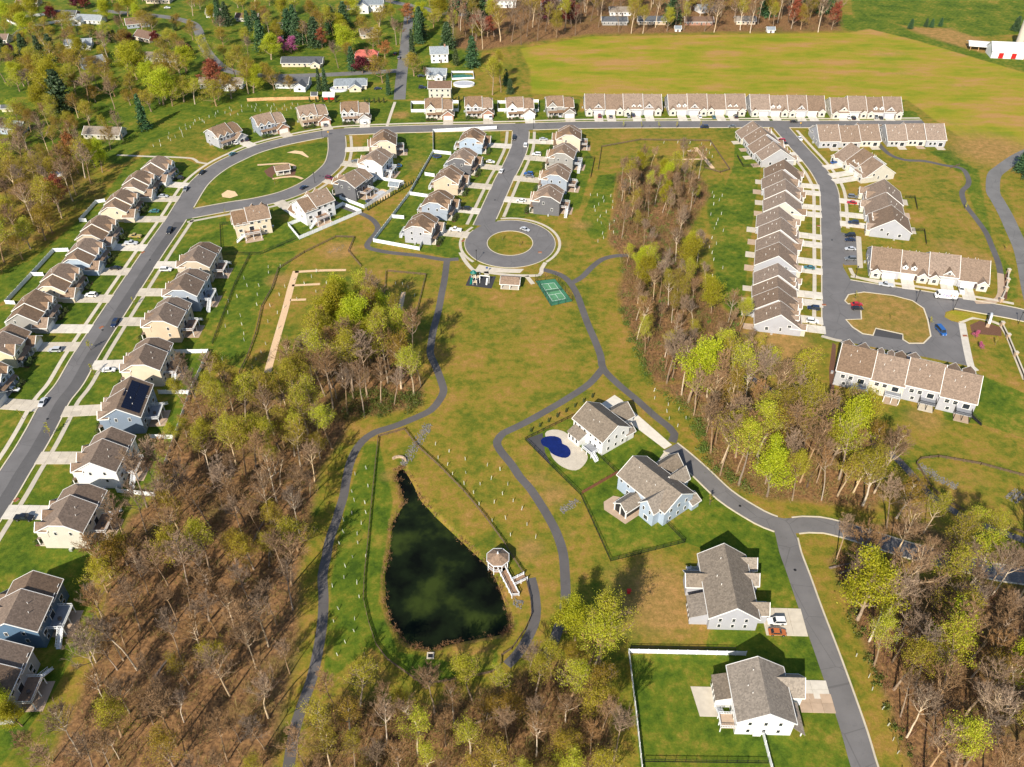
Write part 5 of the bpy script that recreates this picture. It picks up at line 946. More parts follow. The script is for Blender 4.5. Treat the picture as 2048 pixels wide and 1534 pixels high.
for px, k, c, a, lab in [((1699,473),'suv','black',180,'black SUV in the first parking bay of villa road'),((1699,482),'car','dark blue',180,'dark blue car in the second parking bay of villa road'),((1700,500),'car','silver',180,'silver car in the middle parking bay of villa road'),((1700,520),'suv','grey',180,'dark grey SUV in the last parking bay of villa road'),((1713,611),'car','red',0,'red car in the bay of the grass island'),((1714,619),'car','black',0,'black car in the bay of the grass island'),((1881,665),'van','blue',-84,'blue van with pale windscreen on the villa court'),((798,117),'car','grey',90,'grey car on the village road verge'),((845,177),'suv','dark blue',0,'dark blue SUV beside the white village house near the top fence'),((842,154),'car','black',0,'black car outside the grey roofed village house'),((756,179),'car','dark blue',10,'dark blue car on the grass by the village road'),((791,109),'car','black',80,'black car on the drive of the red roofed house'),((268,110),'car','black',30,'black car behind the long white ranch house'),((335,17),'car','white',0,'white car on the far hill road')]:
    q = g(*px); car(k, c, (q.x, q.y, .06), R(a), lab, 'cars in bays and gardens')
for i, (u, v, w_) in enumerate(((286,505,'by the light blue house'), (33,1000,'below the white deck house'), (1637,452,'by the third villa'), (1648,610,'by the southernmost villa'), (1930,672,'on the villa court walk'), (926,482,'at the turning circle'), (1080,505,'on the far rim of the turning circle'), (203,655,'outside the stone grey house'))):
    o = on('storm_drain', 'rusty kerb inlet ' + w_, 'drain', (u, v), R(60 if u < 1000 else 0), 'storm drains'); blk('lid', o, (0, 0, .12), (1.6, 1.1, .16), 'rust'); blk('throat', o, (0, -.5, .1), (1.3, .2, .12), 'concrete')
# delivery truck
o = on('delivery_truck', 'white delivery truck with purple and orange lettering before the long row villa', 'truck', (1890,596), R(171))
mb = MB(); prof = [(-4.1, .6), (-4.1, 3.2), (2.6, 3.2), (3.3, 2.9), (3.75, 1.6), (4.15, 1.45), (4.2, .6)]
for (x1, z1), (x2, z2) in zip(prof, prof[1:] + prof[:1]): mb.face([(x1, -1.15, z1), (x2, -1.15, z2), (x2, 1.15, z2), (x1, 1.15, z1)])
for s in (-1.15, 1.15): mb.face([(x, s, z) for x, z in prof])
mb.build('body', 'paint_white', o); mb = MB(); mb.face([(3.33, -.95, 2.8), (3.7, -1.0, 1.75), (3.7, 1.0, 1.75), (3.33, .95, 2.8)]); w_ = mb.build('windscreen', 'glass', o); w_.location = (.03, 0, .03)
for y in (-1.17, 1.17): blk('cab_window', o, (2.9, y, 2.2), (.8, .04, .9), 'glass')
blk('bumper', o, (4.2, 0, .6), (.2, 2.2, .3), 'tire')
for x in (-2.5, 2.9):
    for y in (-1.0, 1.0): wo = ob('wheel', TY, o, (x, y, .45), None, (1.3, 1.5, 1.3)); ob('rim', RI, wo)
mat('fed_purple', (.06, .012, .2), .4, .02); mat('ex_orange', (.8, .10, .02), .4, .02)
def text(s, m, size):
    c = bpy.data.curves.new('lettering', 'FONT'); c.body = s; c.size = size; c.extrude = .01; c.offset = .02; to = bpy.data.objects.new('tmp', c); me = bpy.data.meshes.new_from_object(to); bpy.data.objects.remove(to); me.materials.clear(); me.materials.append(MATS[m]); return me
for sg, rot in ((1, R(180)), (-1, 0)):
    f = text('Fed', 'fed_purple', 2.2); e = text('Ex', 'ex_orange', 2.2); wf = max(v.co.x for v in f.vertices); we = max(v.co.x for v in e.vertices); k = 4.9 / (wf + we + .1)
    x0_ = -3.4 if sg < 0 else 1.6
    for me_, dx in ((f, 0), (e, (wf + .08) * k)): lo = ob('lettering', me_, o, (x0_ + (dx if sg < 0 else -dx), sg * 1.17, 1.35), None, (k, k, k)); lo.rotation_euler = (R(90), 0, rot)

# ------------------------------------------------------------------ old village houses, sheds, farm
FAR = True
def cottage(px, W, D, ev, rise, wm, rm, ang, lab, hip=0, wing=None, chim=False, name='village_house', cat='house', grp='old village houses'):
    o = on(name, lab, cat, px, R(ang), grp); wo, ro = gable(o, -W / 2, W / 2, -D / 2, D / 2, ev, ev + rise, wm, rm, (hip, hip), o=.5)
    if wing:
        x, ww, wd = wing; gable(o, x - ww / 2, x + ww / 2, -D / 2 - wd, 0, ev - .2, ev + ww * .28, wm, rm, name='wing_wall', rname='wing_roof', axis='y'); win(o, x, -D / 2 - wd, 1.6, 'b', 1.8, 1.4)
    if chim: mb = MB(); mb.box(W * .3, W * .3 + 1, -.5, .5, ev, ev + rise + 1.2); mb.build('chimney', 'brick', ro)
    if W > 6:
        n = int(W / 3)
        for i in range(n):
            x = -W / 2 + W * (i + .5) / n
            if not (wing and abs(x - wing[0]) < wing[1] / 2):
                win(o, x, -D / 2, 1.6, 'b', 1.3, 1.3)
                if ev > 4: win(o, x, -D / 2, 4.4, 'b', 1.3, 1.3)
        win(o, -W / 2, 0, 1.6, 'l', 1.2, 1.2); win(o, W / 2, 0, 1.6, 'r', 1.2, 1.2); blk('front_door', o, (W * .08, -D / 2 - .02, 1.1), (1, .1, 2.1), 'door_dark')
    else: blk('door', o, (0, -D / 2 - .02, .95), (1.1, .08, 1.8), 'door_dark')
    footprint(o, -W / 2, W / 2, -D / 2 - 3, D / 2); return o
for a in [((183,44),20,9,2.8,2.6,'white','roof_slate',-8,'white village house with blue grey roof beside the pale fence',.3,(-6,7,5)),((136,34),16,8,2.8,2.2,'brick','roof_charcoal',-4,'low dark roofed village house behind crimson trees'),((277,52),15,9,3.2,3,'blue grey','roof_oldbrown',20,'village house with brown roof and chimney above the hill road bend',0,None,True),((296,79),15,10,3,3,'cream','roof_oldbrown',-30,'cream village house with garage end near the crimson maple',0,None),((160,93),17,8,2.8,2.4,'white','roof_slate',12,'white village house with windowed wing by the column hedge',0,(5,7,5)),((4,84),12,9,3,2.6,'ivory','roof_oldbrown',0,'ivory village house at the end of the pale fence'),((322,120),24,8,2.8,2.4,'white','roof_grey',-6,'long white ranch house below the hill road',0,(-4,6,4)),((186,132),14,9,3,3,'slate blue','roof_slate',40,'slate blue village house half hidden by trees'),((22,262),18,9,3.4,2.6,'light blue','roof_teal',-4,'light blue house with teal roof left of the spruce'),((212,272),20,9,3,2.5,'ivory','roof_grey',-4,'ivory house behind the orange budding trees'),((447,172),26,9,3,2.4,'white','roof_grey',0,'white ranch house among bare trees below the hill road',0,(6,7,4)),
 ((742,20),20,11,5.6,3.4,'white','roof_slate',0,'large white village house with blue pool on the far meadow',0,(-4,7,4)),((737,73),11,8,3,3,'cream','roof_grey',20,'small cream village house under a budding tree'),((735,119),14,10,2.8,3.6,'brick','roof_red',0,'village house with bright red roof',.5),((607,129),26,9,2.8,2.4,'cream','roof_charcoal',0,'long cream ranch house with charcoal roof',.2,(9,6,3)),((588,172),20,9,3.2,2.6,'white','roof_charcoal',-3,'white ranch with charcoal roof and gabled wing above the cedar fence',0,(6,7,5)),((703,174),19,9,2.8,2.6,'cream','roof_slate',4,'cream ranch with slate roof next to the round grey pool',.3,(3,7,4)),
 ((879,121),11,9,6,3.2,'white','roof_slate',6,'tall white village house with brick chimney by the village road',0,None,True),((874,155),12,8,3.4,2.6,'white','roof_slate',-4,'small white house with slate roof facing the village road',0,(2,5,3)),((881,190),13,9,6,2.6,'ivory','roof_oldbrown',0,'tall ivory house nearest the end of the village road'),((432,32),12,8,3,2.5,'white','roof_grey',0,'small white house above the hill road pines'),((497,40),16,8,2.8,2.2,'ivory','roof_oldbrown',-5,'ivory ranch behind the hilltop pines'),((950,10),18,9,2.8,2.5,'brick','roof_oldbrown',0,'brick ranch house on the upper road'),((1012,12),15,10,5.4,3,'white','roof_grey',0,'white house at the end of the upper road'),((1105,17),18,9,5,3,'white','roof_slate',5,'white house behind the red budding trees'),((1228,47),18,9,2.8,2.2,'stone grey','roof_charcoal',0,'grey house at the west end of the wood edge row'),((1302,46),20,9,2.8,2.2,'beige','roof_charcoal',0,'long beige house with charcoal roof in the wood edge row'),((1396,47),20,9,2.8,2.2,'brick','roof_oldbrown',0,'brown brick house in the wood edge row'),((1489,46),14,8,2.8,2.2,'cream','roof_grey',0,'cream house at the east end of the wood edge row'),((1410,22),14,9,3,2.6,'white','roof_slate',20,'white house deep in the far wood'),((1240,28),16,9,3,2.4,'white','roof_grey',0,'pale house deep behind the wood edge row'),((320,4),18,9,3,2.4,'cream','roof_oldbrown',0,'cream house at the far end of the hill road'),((60,10),16,9,3,2.4,'beige','roof_oldbrown',0,'beige house at the top of the fenced garden')]: cottage(*a)
SHD = 'garden sheds'
for a in [((18,221),6,4,2.4,1.2,'pale yellow','roof_charcoal',8,'pale green shed with dark roof at the field edge'),((630,195),3,3,2.2,1.3,'white','roof_charcoal',0,'tiny white shed at the end of the cedar fence'),((559,56),5,4,2.4,1.4,'white','roof_slate',0,'white shed under the hilltop pines'),((560,82),4.5,4,2.4,1.4,'white','roof_slate',0,'small white shed by the magenta tree'),((790,376),4.4,3.2,2.2,1.2,'stone grey','roof_slate',-14,'grey shed in the corner of the covered pool yard'),((1355,62),4,3,2.4,1.4,'white','roof_slate',0,'white shed at the wood edge'),((1540,64),5,4,2.4,1.4,'white','roof_slate',0,'white shed past the cream wood edge house')]: cottage(*a, name='garden_shed', cat='shed', grp=SHD)
o = cottage((659,197), 6, 4, 2.4, 1.6, 'red_paint', 'tin_roof', 0, 'small red barn shed with tin roof by the arborvitae', name='garden_shed', cat='shed', grp=SHD)
FAR = False
o = on('farm_barn', 'white barn with silvery roof on the far farm', 'barn', (2020,112), R(-8), 'farm buildings'); gable(o, -14, 14, -6, 6, 5, 9, 'white', 'tin_roof')
for x in (-8, 0, 8): blk('barn_door', o, (x, -6.05, 1.8), (3, .1, 3.4), 'red_paint')
o = on('cattle_shed', 'long low open shed with pale tin roof', 'shed', (1985,100), R(-14), 'farm buildings'); gable(o, -16, 16, -5, 5, 3.4, 5.2, 'ivory', 'tin_roof', walls=False)
for x in np.linspace(-15, 15, 7):
    for y in (-4.6, 4.6): blk('post', o, (x, y, 1.6), (.3, .3, 3.4), 'cedar')
for px, h, lab in (((2037,96), 17, 'tall pale concrete silo behind the barn'), ((2050,99), 11, 'shorter silo next to the tall one')):
    o = on('silo', lab, 'silo', px, 0, 'farm silos'); mb = MB(); mb.tube((0, 0, 0), (0, 0, h), 3, 3, 20); mb.build('barrel', 'concrete', o); mb = MB()
    for i in range(4): a, b_ = R(22.5 * i), R(22.5 * (i + 1)); mb.tube((0, 0, h + 3 * math.sin(a)), (0, 0, h + 3 * math.sin(b_)), 3.05 * math.cos(a), 3.05 * math.cos(b_) + .01, 20)
    mb.build('dome', 'silver', o)

# ------------------------------------------------------------------ trees
def skeleton(rs, H, clear, spread, n1, n2, n3, n4, r0, up=.55, lean=.0, fine=1.0):
    """list of tapered segments and the twig ends: trunk, limbs, branches, twigs"""
    seg = []; tips = []; P = [Vector((0, 0, -.3))]; k = 7; d = Vector((rs.uniform(-lean, lean), rs.uniform(-lean, lean), 1)).normalized()
    for i in range(k):
        d = (d + Vector((rs.gauss(0, .05), rs.gauss(0, .05), 0.02))).normalized(); P.append(P[-1] + d * (H * .92 + .3) / k)
    rad = lambda t: r0 * (1 - t) ** .8 + .03
    for i in range(k): seg.append((P[i], P[i + 1], rad(i / k) * (1.25 if i == 0 else 1), rad((i + 1) / k), 0))
    def at(t): i = min(k - 1, int(t * k)); return P[i].lerp(P[i + 1], t * k - i)
    for i in range(n1):
        t = clear + (1 - clear) * (i + rs.random() * .6) / n1; a = i * 2.4 + rs.uniform(-.5, .5); L = spread * (1 - .75 * (t - clear) / (1 - clear + 1e-6) * .85) * rs.uniform(.75, 1.2)
        b = at(t); e = Vector((math.cos(a), math.sin(a), up + rs.uniform(0, .5) + t * .3)).normalized(); Q = [b]; m_ = 4; r = rad(t) * .55
        for j in range(m_):
            e = (e + Vector((rs.gauss(0, .12), rs.gauss(0, .12), .10))).normalized(); Q.append(Q[-1] + e * L / m_); seg.append((Q[j], Q[j + 1], r * (1 - j / m_) + .025, r * (1 - (j + 1) / m_) + .025, 1))
        for x in range(n2):
            u = .25 + .75 * (x + rs.random()) / n2; j = min(m_ - 1, int(u * m_)); s = Q[j].lerp(Q[j + 1], u * m_ - j); f = (e + Vector((rs.gauss(0, .75), rs.gauss(0, .75), rs.uniform(-.1, .7)))).normalized(); l2 = L * .45 * rs.uniform(.6, 1.2) * (1.25 - u * .5); s2 = s + f * l2; seg.append((s, s2, .045 * fine, .03 * fine, 2))
            for y in range(n3):
                v = .2 + .8 * (y + rs.random()) / n3; c = s.lerp(s2, v); f2 = (f + Vector((rs.gauss(0, .7), rs.gauss(0, .7), rs.uniform(-.2, .7)))).normalized(); l3 = l2 * .5 * rs.uniform(.5, 1.1); c2 = c + f2 * l3; seg.append((c, c2, .028 * fine, .018 * fine, 3)); tips.append(c2)
                for z in range(n4):
                    c3 = c.lerp(c2, rs.uniform(.3, 1)); f3 = (f2 + Vector((rs.gauss(0, .8), rs.gauss(0, .8), rs.uniform(-.2, .8)))).normalized(); e3 = c3 + f3 * l3 * rs.uniform(.35, .8); seg.append((c3, e3, .020 * fine, .012 * fine, 4)); tips.append(e3)
    return seg, tips
PROTO = {}
def proto(kind, seed, H, clear, spread, n, r0, bk, tw, leafm=None, nleaf=0, ls=.3, up=.55, fine=1.0, spreadl=.5):
    rs = random.Random(seed); seg, tips = skeleton(rs, H, clear, spread, *n, r0, up, .06, fine); tb, cb = MB(), MB()
    for a, b, ra, rb, lv in seg:
        if lv == 0: tb.tube(a, b, ra, rb, 8)
        elif lv == 1: tb.tube(a, b, ra, rb, 5)
        elif lv == 2: cb.tube(a, b, ra, rb, 3)
        else: cb.ribbon(a, b, ra)
    cb.cur = 0; cur = len(cb.f)
    for i in range(nleaf):
        p = tips[rs.randrange(len(tips))]; cb.cur = 1; cb.leaf(p + Vector((rs.gauss(0, spreadl), rs.gauss(0, spreadl), rs.gauss(0, spreadl))), ls * rs.uniform(.5, 1.2))
    PROTO.setdefault(kind, []).append((tb.mesh('trunk', bk), cb.mesh('crown', [tw, leafm] if leafm else tw), H))
for i in range(6): proto(('bare', 'pale')[i % 2], 10 + i, 21, .46 + .07 * (i % 3), 5.4 + .6 * (i % 2), (18, 7, 6, 5), .205, ('bark_grey', 'bark_pale')[i % 2], 'twig', fine=1.2, up=.75)
for i in range(5): proto('budding', 30 + i, 21, .36 + .07 * (i % 3), 6.0, (16, 6, 5, 3), .26, ('bark_grey', 'bark_pale')[i % 2], 'twig', ('leaf_bud', 'leaf_gold')[i == 3], 4000 + 800 * (i % 3), .15, fine=1.1, spreadl=.55, up=.7)
for i in range(3): proto('golden', 40 + i, 16, .22, 6.6, (16, 6, 5, 3), .27, 'bark_grey', 'twig', ('leaf_gold', 'leaf_bud')[i == 1], 5600, .155, .4, 1.15, .6)
for i in range(3): proto('leafy', 50 + i, 19, .22, 6.6, (17, 6, 4, 2), .30, 'bark_grey', 'twig', 'leaf_bright', 11500, .20, .5, 1.1, .75)
for i in range(2): proto('crimson', 60 + i, 8, .12, 3.6, (12, 5, 4, 2), .16, 'bark_brown', 'twig', 'leaf_crimson', 3200, .24, .35, 1, .35)
proto('rust', 70, 15, .2, 5.6, (14, 5, 5, 3), .22, 'bark_grey', 'twig', 'leaf_rust', 3200, .24, .45, 1.2, .4); proto('pink', 72, 8, .12, 3.2, (11, 5, 4, 3), .14, 'bark_brown', 'twig', 'leaf_pink', 2600, .2, .45, 1, .35)
for i in range(2): proto('young', 80 + i, 4.5, .3, 1.1, (9, 3, 3, 0), .05, 'bark_brown', 'twig', 'leaf_bud', 160, .14, .9, .8, .12)
def conifer(kind, seed, H, rad, m, lay, per, wd, top=.02, droop=-.25):
    rs = random.Random(seed); tb, cb = MB(), MB(); tb.tube((0, 0, -.3), (0, 0, H * .97), .28 * H / 16, .04, 7)
    for i in range(lay):
        t = .06 + .94 * (i + rs.random()) / lay; z = H * t; r = rad * ((1 - t) ** .75 + top) * rs.uniform(.75, 1.15)
        for j in range(per):
            a = rs.random() * 6.283; d = Vector((math.cos(a), math.sin(a), droop + t * .7)).normalized(); L = r * rs.uniform(.7, 1.1); n = 5
            for k in range(1, n + 1):
                p = Vector((0, 0, z)) + d * L * k / n + Vector((rs.gauss(0, .15), rs.gauss(0, .15), rs.gauss(0, .15))); cb.leaf(p, wd * rs.uniform(.6, 1.2) * (1.15 - .5 * k / n)); cb.leaf(p + Vector((rs.gauss(0, .3), rs.gauss(0, .3), -.15)), wd * rs.uniform(.5, 1))
    PROTO.setdefault(kind, []).append((tb.mesh('trunk', 'bark_brown'), cb.mesh('crown', m), H))
conifer('pine', 90, 16, 5.0, 'needle', 28, 15, .55, .16, -.1); conifer('pine', 91, 16, 4.3, 'needle', 30, 14, .52, .14, -.05); conifer('spruce', 92, 20, 3.6, 'needle', 36, 10, .55, .03); conifer('cypress', 94, 8, 1.5, 'cypress', 24, 10, .34, .3, .4); conifer('cypress', 95, 8, 1.7, 'cypress', 24, 10, .34, .25, .4)
NAME = {'bare': 'bare_tree', 'pale': 'pale_barked_tree', 'budding': 'budding_tree', 'golden': 'golden_tree', 'leafy': 'leafy_tree', 'crimson': 'crimson_maple', 'rust': 'rust_tree', 'pink': 'blossom_tree', 'young': 'young_tree', 'pine': 'pine_tree', 'spruce': 'spruce_tree', 'cypress': 'arborvitae'}
LOOK = {'bare': 'tall bare tree with grey brown trunk', 'pale': 'tall bare tree with pale trunk', 'budding': 'tall tree with sparse yellow green buds', 'golden': 'spreading tree in golden bud', 'leafy': 'bright yellow green tree in full leaf', 'crimson': 'round crimson leaved maple', 'rust': 'rust red budding tree', 'pink': 'pink blossom tree', 'young': 'small young tree with thin crown', 'pine': 'dark green pine', 'spruce': 'tall dark narrow spruce', 'cypress': 'dense green arborvitae column'}
TREES = []
def tree(kind, x, y, h, where, z=0.0):
    tr, cr, H = rnd.choice(PROTO[kind]); s = h / H; w_ = s * rnd.uniform(.88, 1.15) * (1.45 if 'village' in where and kind not in ('cypress', 'spruce', 'pine') else 1.2 if 'fences' in where else 1)
    o = thing(NAME[kind], f'{LOOK[kind]} {where}', 'tree', (x, y, z), rnd.random() * 6.283, f'{NAME[kind].replace("_", " ")}s {where}'); o.scale = (w_, w_, s)
    if kind in ('bare', 'pale', 'budding', 'golden'): o.rotation_euler = (rnd.gauss(0, .035), rnd.gauss(0, .035), o.rotation_euler.z)
    ob('trunk', tr, o); ob('crown', cr, o); TREES.append((x, y))
def blocked(x, y, rd=1.5):
    if road_d(x, y)[0] < rd: return True
    for L in PN:
        if np.hypot(L[:, 0] - x, L[:, 1] - y).min() < 2.2: return True
    return any(inpoly(x, y, F_) for F_ in FOOT)
PN = [np.array([(p.x, p.y) for p in cat_rom(W2(P), 1.5)]) for _, P, _ in PATHS]
def wood(P, dmin, nmax, mix, hr, where, lim=None):
    Q = W2(P); xs = [p[0] for p in Q]; ys_ = [p[1] for p in Q]; pts = []; tries = 0
    while len(pts) < nmax and tries < nmax * 60:
        tries += 1; x, y = rnd.uniform(min(xs), max(xs)), rnd.uniform(min(ys_), max(ys_))
        if not inpoly(x, y, Q) or any((x - a) ** 2 + (y - b) ** 2 < dmin * dmin for a, b in pts) or blocked(x, y): continue
        pts.append((x, y)); r = rnd.random(); acc = 0
        m_ = mix(x, y) if callable(mix) else mix
        for k, p in m_:
            acc += p
            if r <= acc: break
        if k == 'bare' and rnd.random() < .42: k = 'pale'
        if k == 'bare' and lim: FARW.append((x, y, rnd.uniform(*hr))); continue
        tree(k, x, y, rnd.uniform(*hr) * (.75 if k in ('golden', 'crimson') else 1), where)
yA = g(500, 960).y; FARW = []
wood(WOODS['A'], 4.6, 135, lambda x, y: [('budding', .60), ('bare', .28), ('golden', .1), ('leafy', .02)] if y > yA else [('bare', .82), ('budding', .09), ('golden', .09)], (11, 23), 'in the wood by the deck houses')
wood(WOODS['B'], 4.0, 50, lambda x, y: [('leafy', .34), ('budding', .46), ('bare', .20)] if y > g(700, 740).y else [('bare', .66), ('budding', .28), ('leafy', .06)], (17, 26), 'in the copse beside the gravel basin')
wood(WOODS['C'], 4.4, 92, lambda x, y: [('bare', .82), ('budding', .15), ('leafy', .03)] if y > g(1300, 520).y else [('budding', .48), ('bare', .48), ('leafy', .04)], (11, 18), 'in the belt west of the villas')
wood(WOODS['D'], 5.0, 74, [('bare', .60), ('budding', .39), ('leafy', .01)], (18, 27), 'in the wood above the lane bend')
wood(WOODS['E'], 5.0, 64, [('bare', .78), ('budding', .20), ('leafy', .02)], (16, 26), 'in the wood south of the lane'); wood(WOODS['G'], 5.5, 9, [('bare', .5), ('budding', .5)], (16, 24), 'between the lane and the winding path')
wood(WOODS['F'], 5.0, 54, [('bare', .52), ('golden', .24), ('budding', .22), ('leafy', .02)], (12, 19), 'in the thicket below the pond')
wood(WOODS['T'], 6.5, 210, [('bare', .56), ('budding', .22), ('golden', .12), ('rust', .05), ('pine', .05)], (18, 27), 'in the far wood beyond the gold field', True)
rs = random.Random(5); seg, _ = skeleton(rs, 20, .42, 5.6, 12, 5, 4, 2, .26, .75, .05, 1.8); mb = MB()
for a, b, ra, rb, lv in seg:
    if lv < 2: mb.tube(a, b, ra, rb, 5 if lv == 0 else 3)
    else: mb.ribbon(a, b, ra)
base = np.array(mb.v); big = MB()
for x, y, h in FARW:
    an = rnd.random() * 6.283; c_, s_ = math.cos(an) * h / 20, math.sin(an) * h / 20; Vv = np.stack([base[:, 0] * c_ - base[:, 1] * s_ + x, base[:, 0] * s_ + base[:, 1] * c_ + y, base[:, 2] * h / 20], 1); n = len(big.v); big.v += [tuple(q) for q in Vv.tolist()]; big.f += [tuple(n + i for i in f) for f in mb.f]
tag(stuff(big.build('far_wood', 'twig')), 'mass of bare trees in the far wood beyond the gold field', 'wood')
wood(WOODS['H'], 5.5, 64, [('bare', .42), ('golden', .34), ('budding', .22), ('rust', .02)], (15, 22), 'west of the long street fences')
VB = [(0,2),(880,2),(950,60),(960,120),(850,60),(780,190),(640,190),(480,208),(330,240),(250,300),(150,290),(60,270),(0,240)]
wood(VB, 9, 112, [('golden', .46), ('budding', .16), ('bare', .14), ('leafy', .17), ('pine', .03), ('rust', .03), ('crimson', .01)], (11, 19), 'among the old village gardens')
VD = [(0,90),(120,100),(260,130),(330,150),(480,120),(540,160),(520,195),(330,235),(200,215),(60,205),(0,195)]
wood(VD, 7.5, 44, [('golden', .48), ('bare', .18), ('budding', .22), ('leafy', .12)], (13, 21), 'crowding the lower village gardens'); wood([(0,262),(200,240),(265,290),(230,330),(100,305),(0,312)], 7, 18, [('golden', .6), ('bare', .2), ('budding', .2)], (12, 18), 'crowding the garden edge by the spruce'); wood([(480,10),(620,20),(700,60),(690,90),(560,95),(500,60)], 9, 16, [('golden', .5), ('bare', .3), ('budding', .2)], (13, 20), 'around the hilltop village pines')
conifer('shrub', 97, 1.2, .95, 'cypress', 9, 9, .2, .5, .3); NAME['shrub'] = 'garden_shrub'; LOOK['shrub'] = 'low clipped shrub'
for key, e in HOUSES.items():
    if key[0] in 'WEOMNC' and len(e) > 4 and key[1:].isdigit() and key not in ('E0', 'E00'):
        o = e[0]; M = e[1]; sg = -1 if e[2] > 0 else 1; blk('flower_bed', o, (sg * 4.2, 9.0, .02), (6.5, 1.5, .1), 'mulch')
        for dx in (1.6, 3.6, 5.8): q = M @ Vector((sg * (dx + .4), 9.0, 0)); tree('shrub', q.x, q.y, rnd.uniform(.8, 1.5), 'in the bed of the ' + ' '.join(o['label'].replace(',', '').split()[:2]) + ' ' + {'W': 'facing the deck houses', 'E': 'with raised deck', 'O': 'of the outer top street', 'C': 'on the loop road', 'M': 'by the close fence', 'N': 'by the close meadow'}[key[0]])
for kind, lst, where in [('leafy', [((108,216),23),((66,45),16),((216,42),14),((372,146),14)], 'standing on the old village lawns'), ('leafy', [((205,345),16),((190,335),14)], 'next to the big rust red tree'), ('leafy', [((1376,805),25),((1370,520),13),((1332,420),13),((1330,370),13)], 'standing out of the belt by the villas'), ('leafy', [((1150,1280),15),((1132,1265),12)], 'by the path end below the pond'), ('leafy', [((20,1440),12),((45,1452),11)], 'beside the last pale grey deck house'), ('leafy', [((1870,1330),20),((1990,1380),19)], 'rising from the wood south of the lane'),
 ('budding', [((1198,1330),25),((1190,1328),23),((1175,1335),22),((1205,1300),18)], 'in the clump beside the brown lawn'), ('budding', [((985,190),23),((1000,165),20),((1002,185),17)], 'at the west edge of the gold field'), ('golden', [((765,166),15),((828,152),12),((730,76),12),((300,152),12),((345,212),13),((320,208),12)], 'along the old village road'), ('golden', [((230,1150),15),((255,1130),13),((215,1185),13)], 'behind the ivory and deep blue deck houses'),
 ('bare', [((677,136),15),((178,210),17),((230,218),16),((262,153),15),((857,166),9),((800,88),12)], 'standing alone in the old village gardens'), ('bare', [((340,995),17),((352,1010),18),((375,1000),16),((345,1080),17),((250,1290),14),((235,1340),13)], 'at the wood edge behind the deck houses'), ('rust', [((148,332),17)], 'by the long street, the biggest of its colour'), ('rust', [((770,119),10),((815,47),12),((955,72),12),((975,74),12)], 'along the far village road'), ('crimson', [((256,93),7),((313,90),7),((381,109),5),((427,147),7),((156,17),8),((170,18),8),((106,40),8),((725,147),9),((1098,45),14),((1140,48),13)], 'on the old village lawns'), ('pink', [((583,107),9),((568,105),8),((29,112),7),((925,20),6)], 'under the village pines'), ('pink', [((1949,676),3.4),((1960,698),3)], 'in the entrance lawn'),
 ('pine', [((55,120),14),((85,123),14),((110,124),15),((10,120),14),((130,225),21),((525,102),17),((580,78),17),((598,88),17),((632,95),17),((665,68),16),((690,58),16),((590,62),15),((705,142),13),((895,98),15),((945,136),17),((455,52),14),((440,50),13),((840,78),18),((500,70),14),((515,70),14)], 'in the old village gardens'), ('pine', [((2040,345),14),((2055,360),14),((2030,62),10),((1820,58),7),((1851,54),6),((1862,55),6),((1880,53),6)], 'at the edge of the far fields'), ('pine', [((1012,172),10),((1020,188),9)], 'at the gold field corner'), ('spruce', [((291,260),20)], 'alone on the lawn behind the cedar fence'), ('spruce', [((640,182),14),((652,182),14)], 'behind the white ranch, two of a pair'), ('spruce', [((825,112),15),((838,88),17),((778,190),11)], 'along the village road'),
 ('cypress', [((222,86),8),((232,88),8),((243,89),8),((252,87),8),((185,71),6),((192,72),6),((351,62),8),((912,132),9),((157,70),5)], 'in the village column hedge'), ('cypress', [((620+13*i,205),3.2) for i in range(5)] + [((730+9.5*i,205.5),3) for i in range(5)] + [((865,203),3),((905,202),4),((918,204),3.5),((928,204),3.5)], 'behind the top street houses'), ('cypress', [((736+i*5.1,421-i*3.05),2.1) for i in range(20)] + [((838-i*2.2,352+i*8),1.6) for i in range(3)], 'in the hedge outside the covered pool fence'), ('cypress', [((1062+i*17.5,864-i*9.8),1.9) for i in range(8)], 'in the shrub row above the blue pool'),
 ('young', [((47,838),4.5),((190,750),5),((100,873),5.5),((182,700),5),((1246,256),4),((1283,257),4),((1318,257),4),((1353,257),4),((1400,256),4),((1420,1009),5),((1710,600),4),((1780,640),3),((1860,650),4),((1930,420),4),((2010,500),3.5),((1990,690),3.5),((450,430),3),((550,370),3.5),((1005,480),3),((1040,492),3),((270,610),4),((1752,330),3)], 'on the verges and new lawns')]:
    for (u, v), h in lst: q = g(u, v); tree(kind, q.x, q.y, h * (1.15 if 'village' in where else 1), where)
for i, (u, v, L_, a) in enumerate(((1688,1132,9,12),(1700,1142,7,20),(1620,960,8,60),(520,1060,10,80),(540,1110,9,100),(420,1210,9,40),(1880,1420,9,30),(330,1330,8,70),(980,1440,8,15),(560,900,7,120))):
    q = g(u, v); mb = MB(); mb.tube((-L_ / 2, 0, .3), (0, .2, .35), .34, .28, 7, True); mb.tube((0, .2, .35), (L_ / 2, 0, .2), .28, .12, 7, True)
    for x, y in ((-1, 1.2), (1.2, -1.0), (2.4, .8)): mb.tube((x, .1, .35), (x + .9, y, .9), .08, .03, 4)
    tag(ob('fallen_log', mb.mesh('fallen_log', 'bark_brown'), None, (q.x, q.y, 0), R(a)), 'fallen tree trunk lying in the leaf litter of the ' + ('wood south of the lane' if u > 1640 and v > 1100 else 'wood above the lane' if u > 1500 else 'thicket below the pond' if v > 1400 else 'wood by the deck houses'), 'log', 'fallen logs')
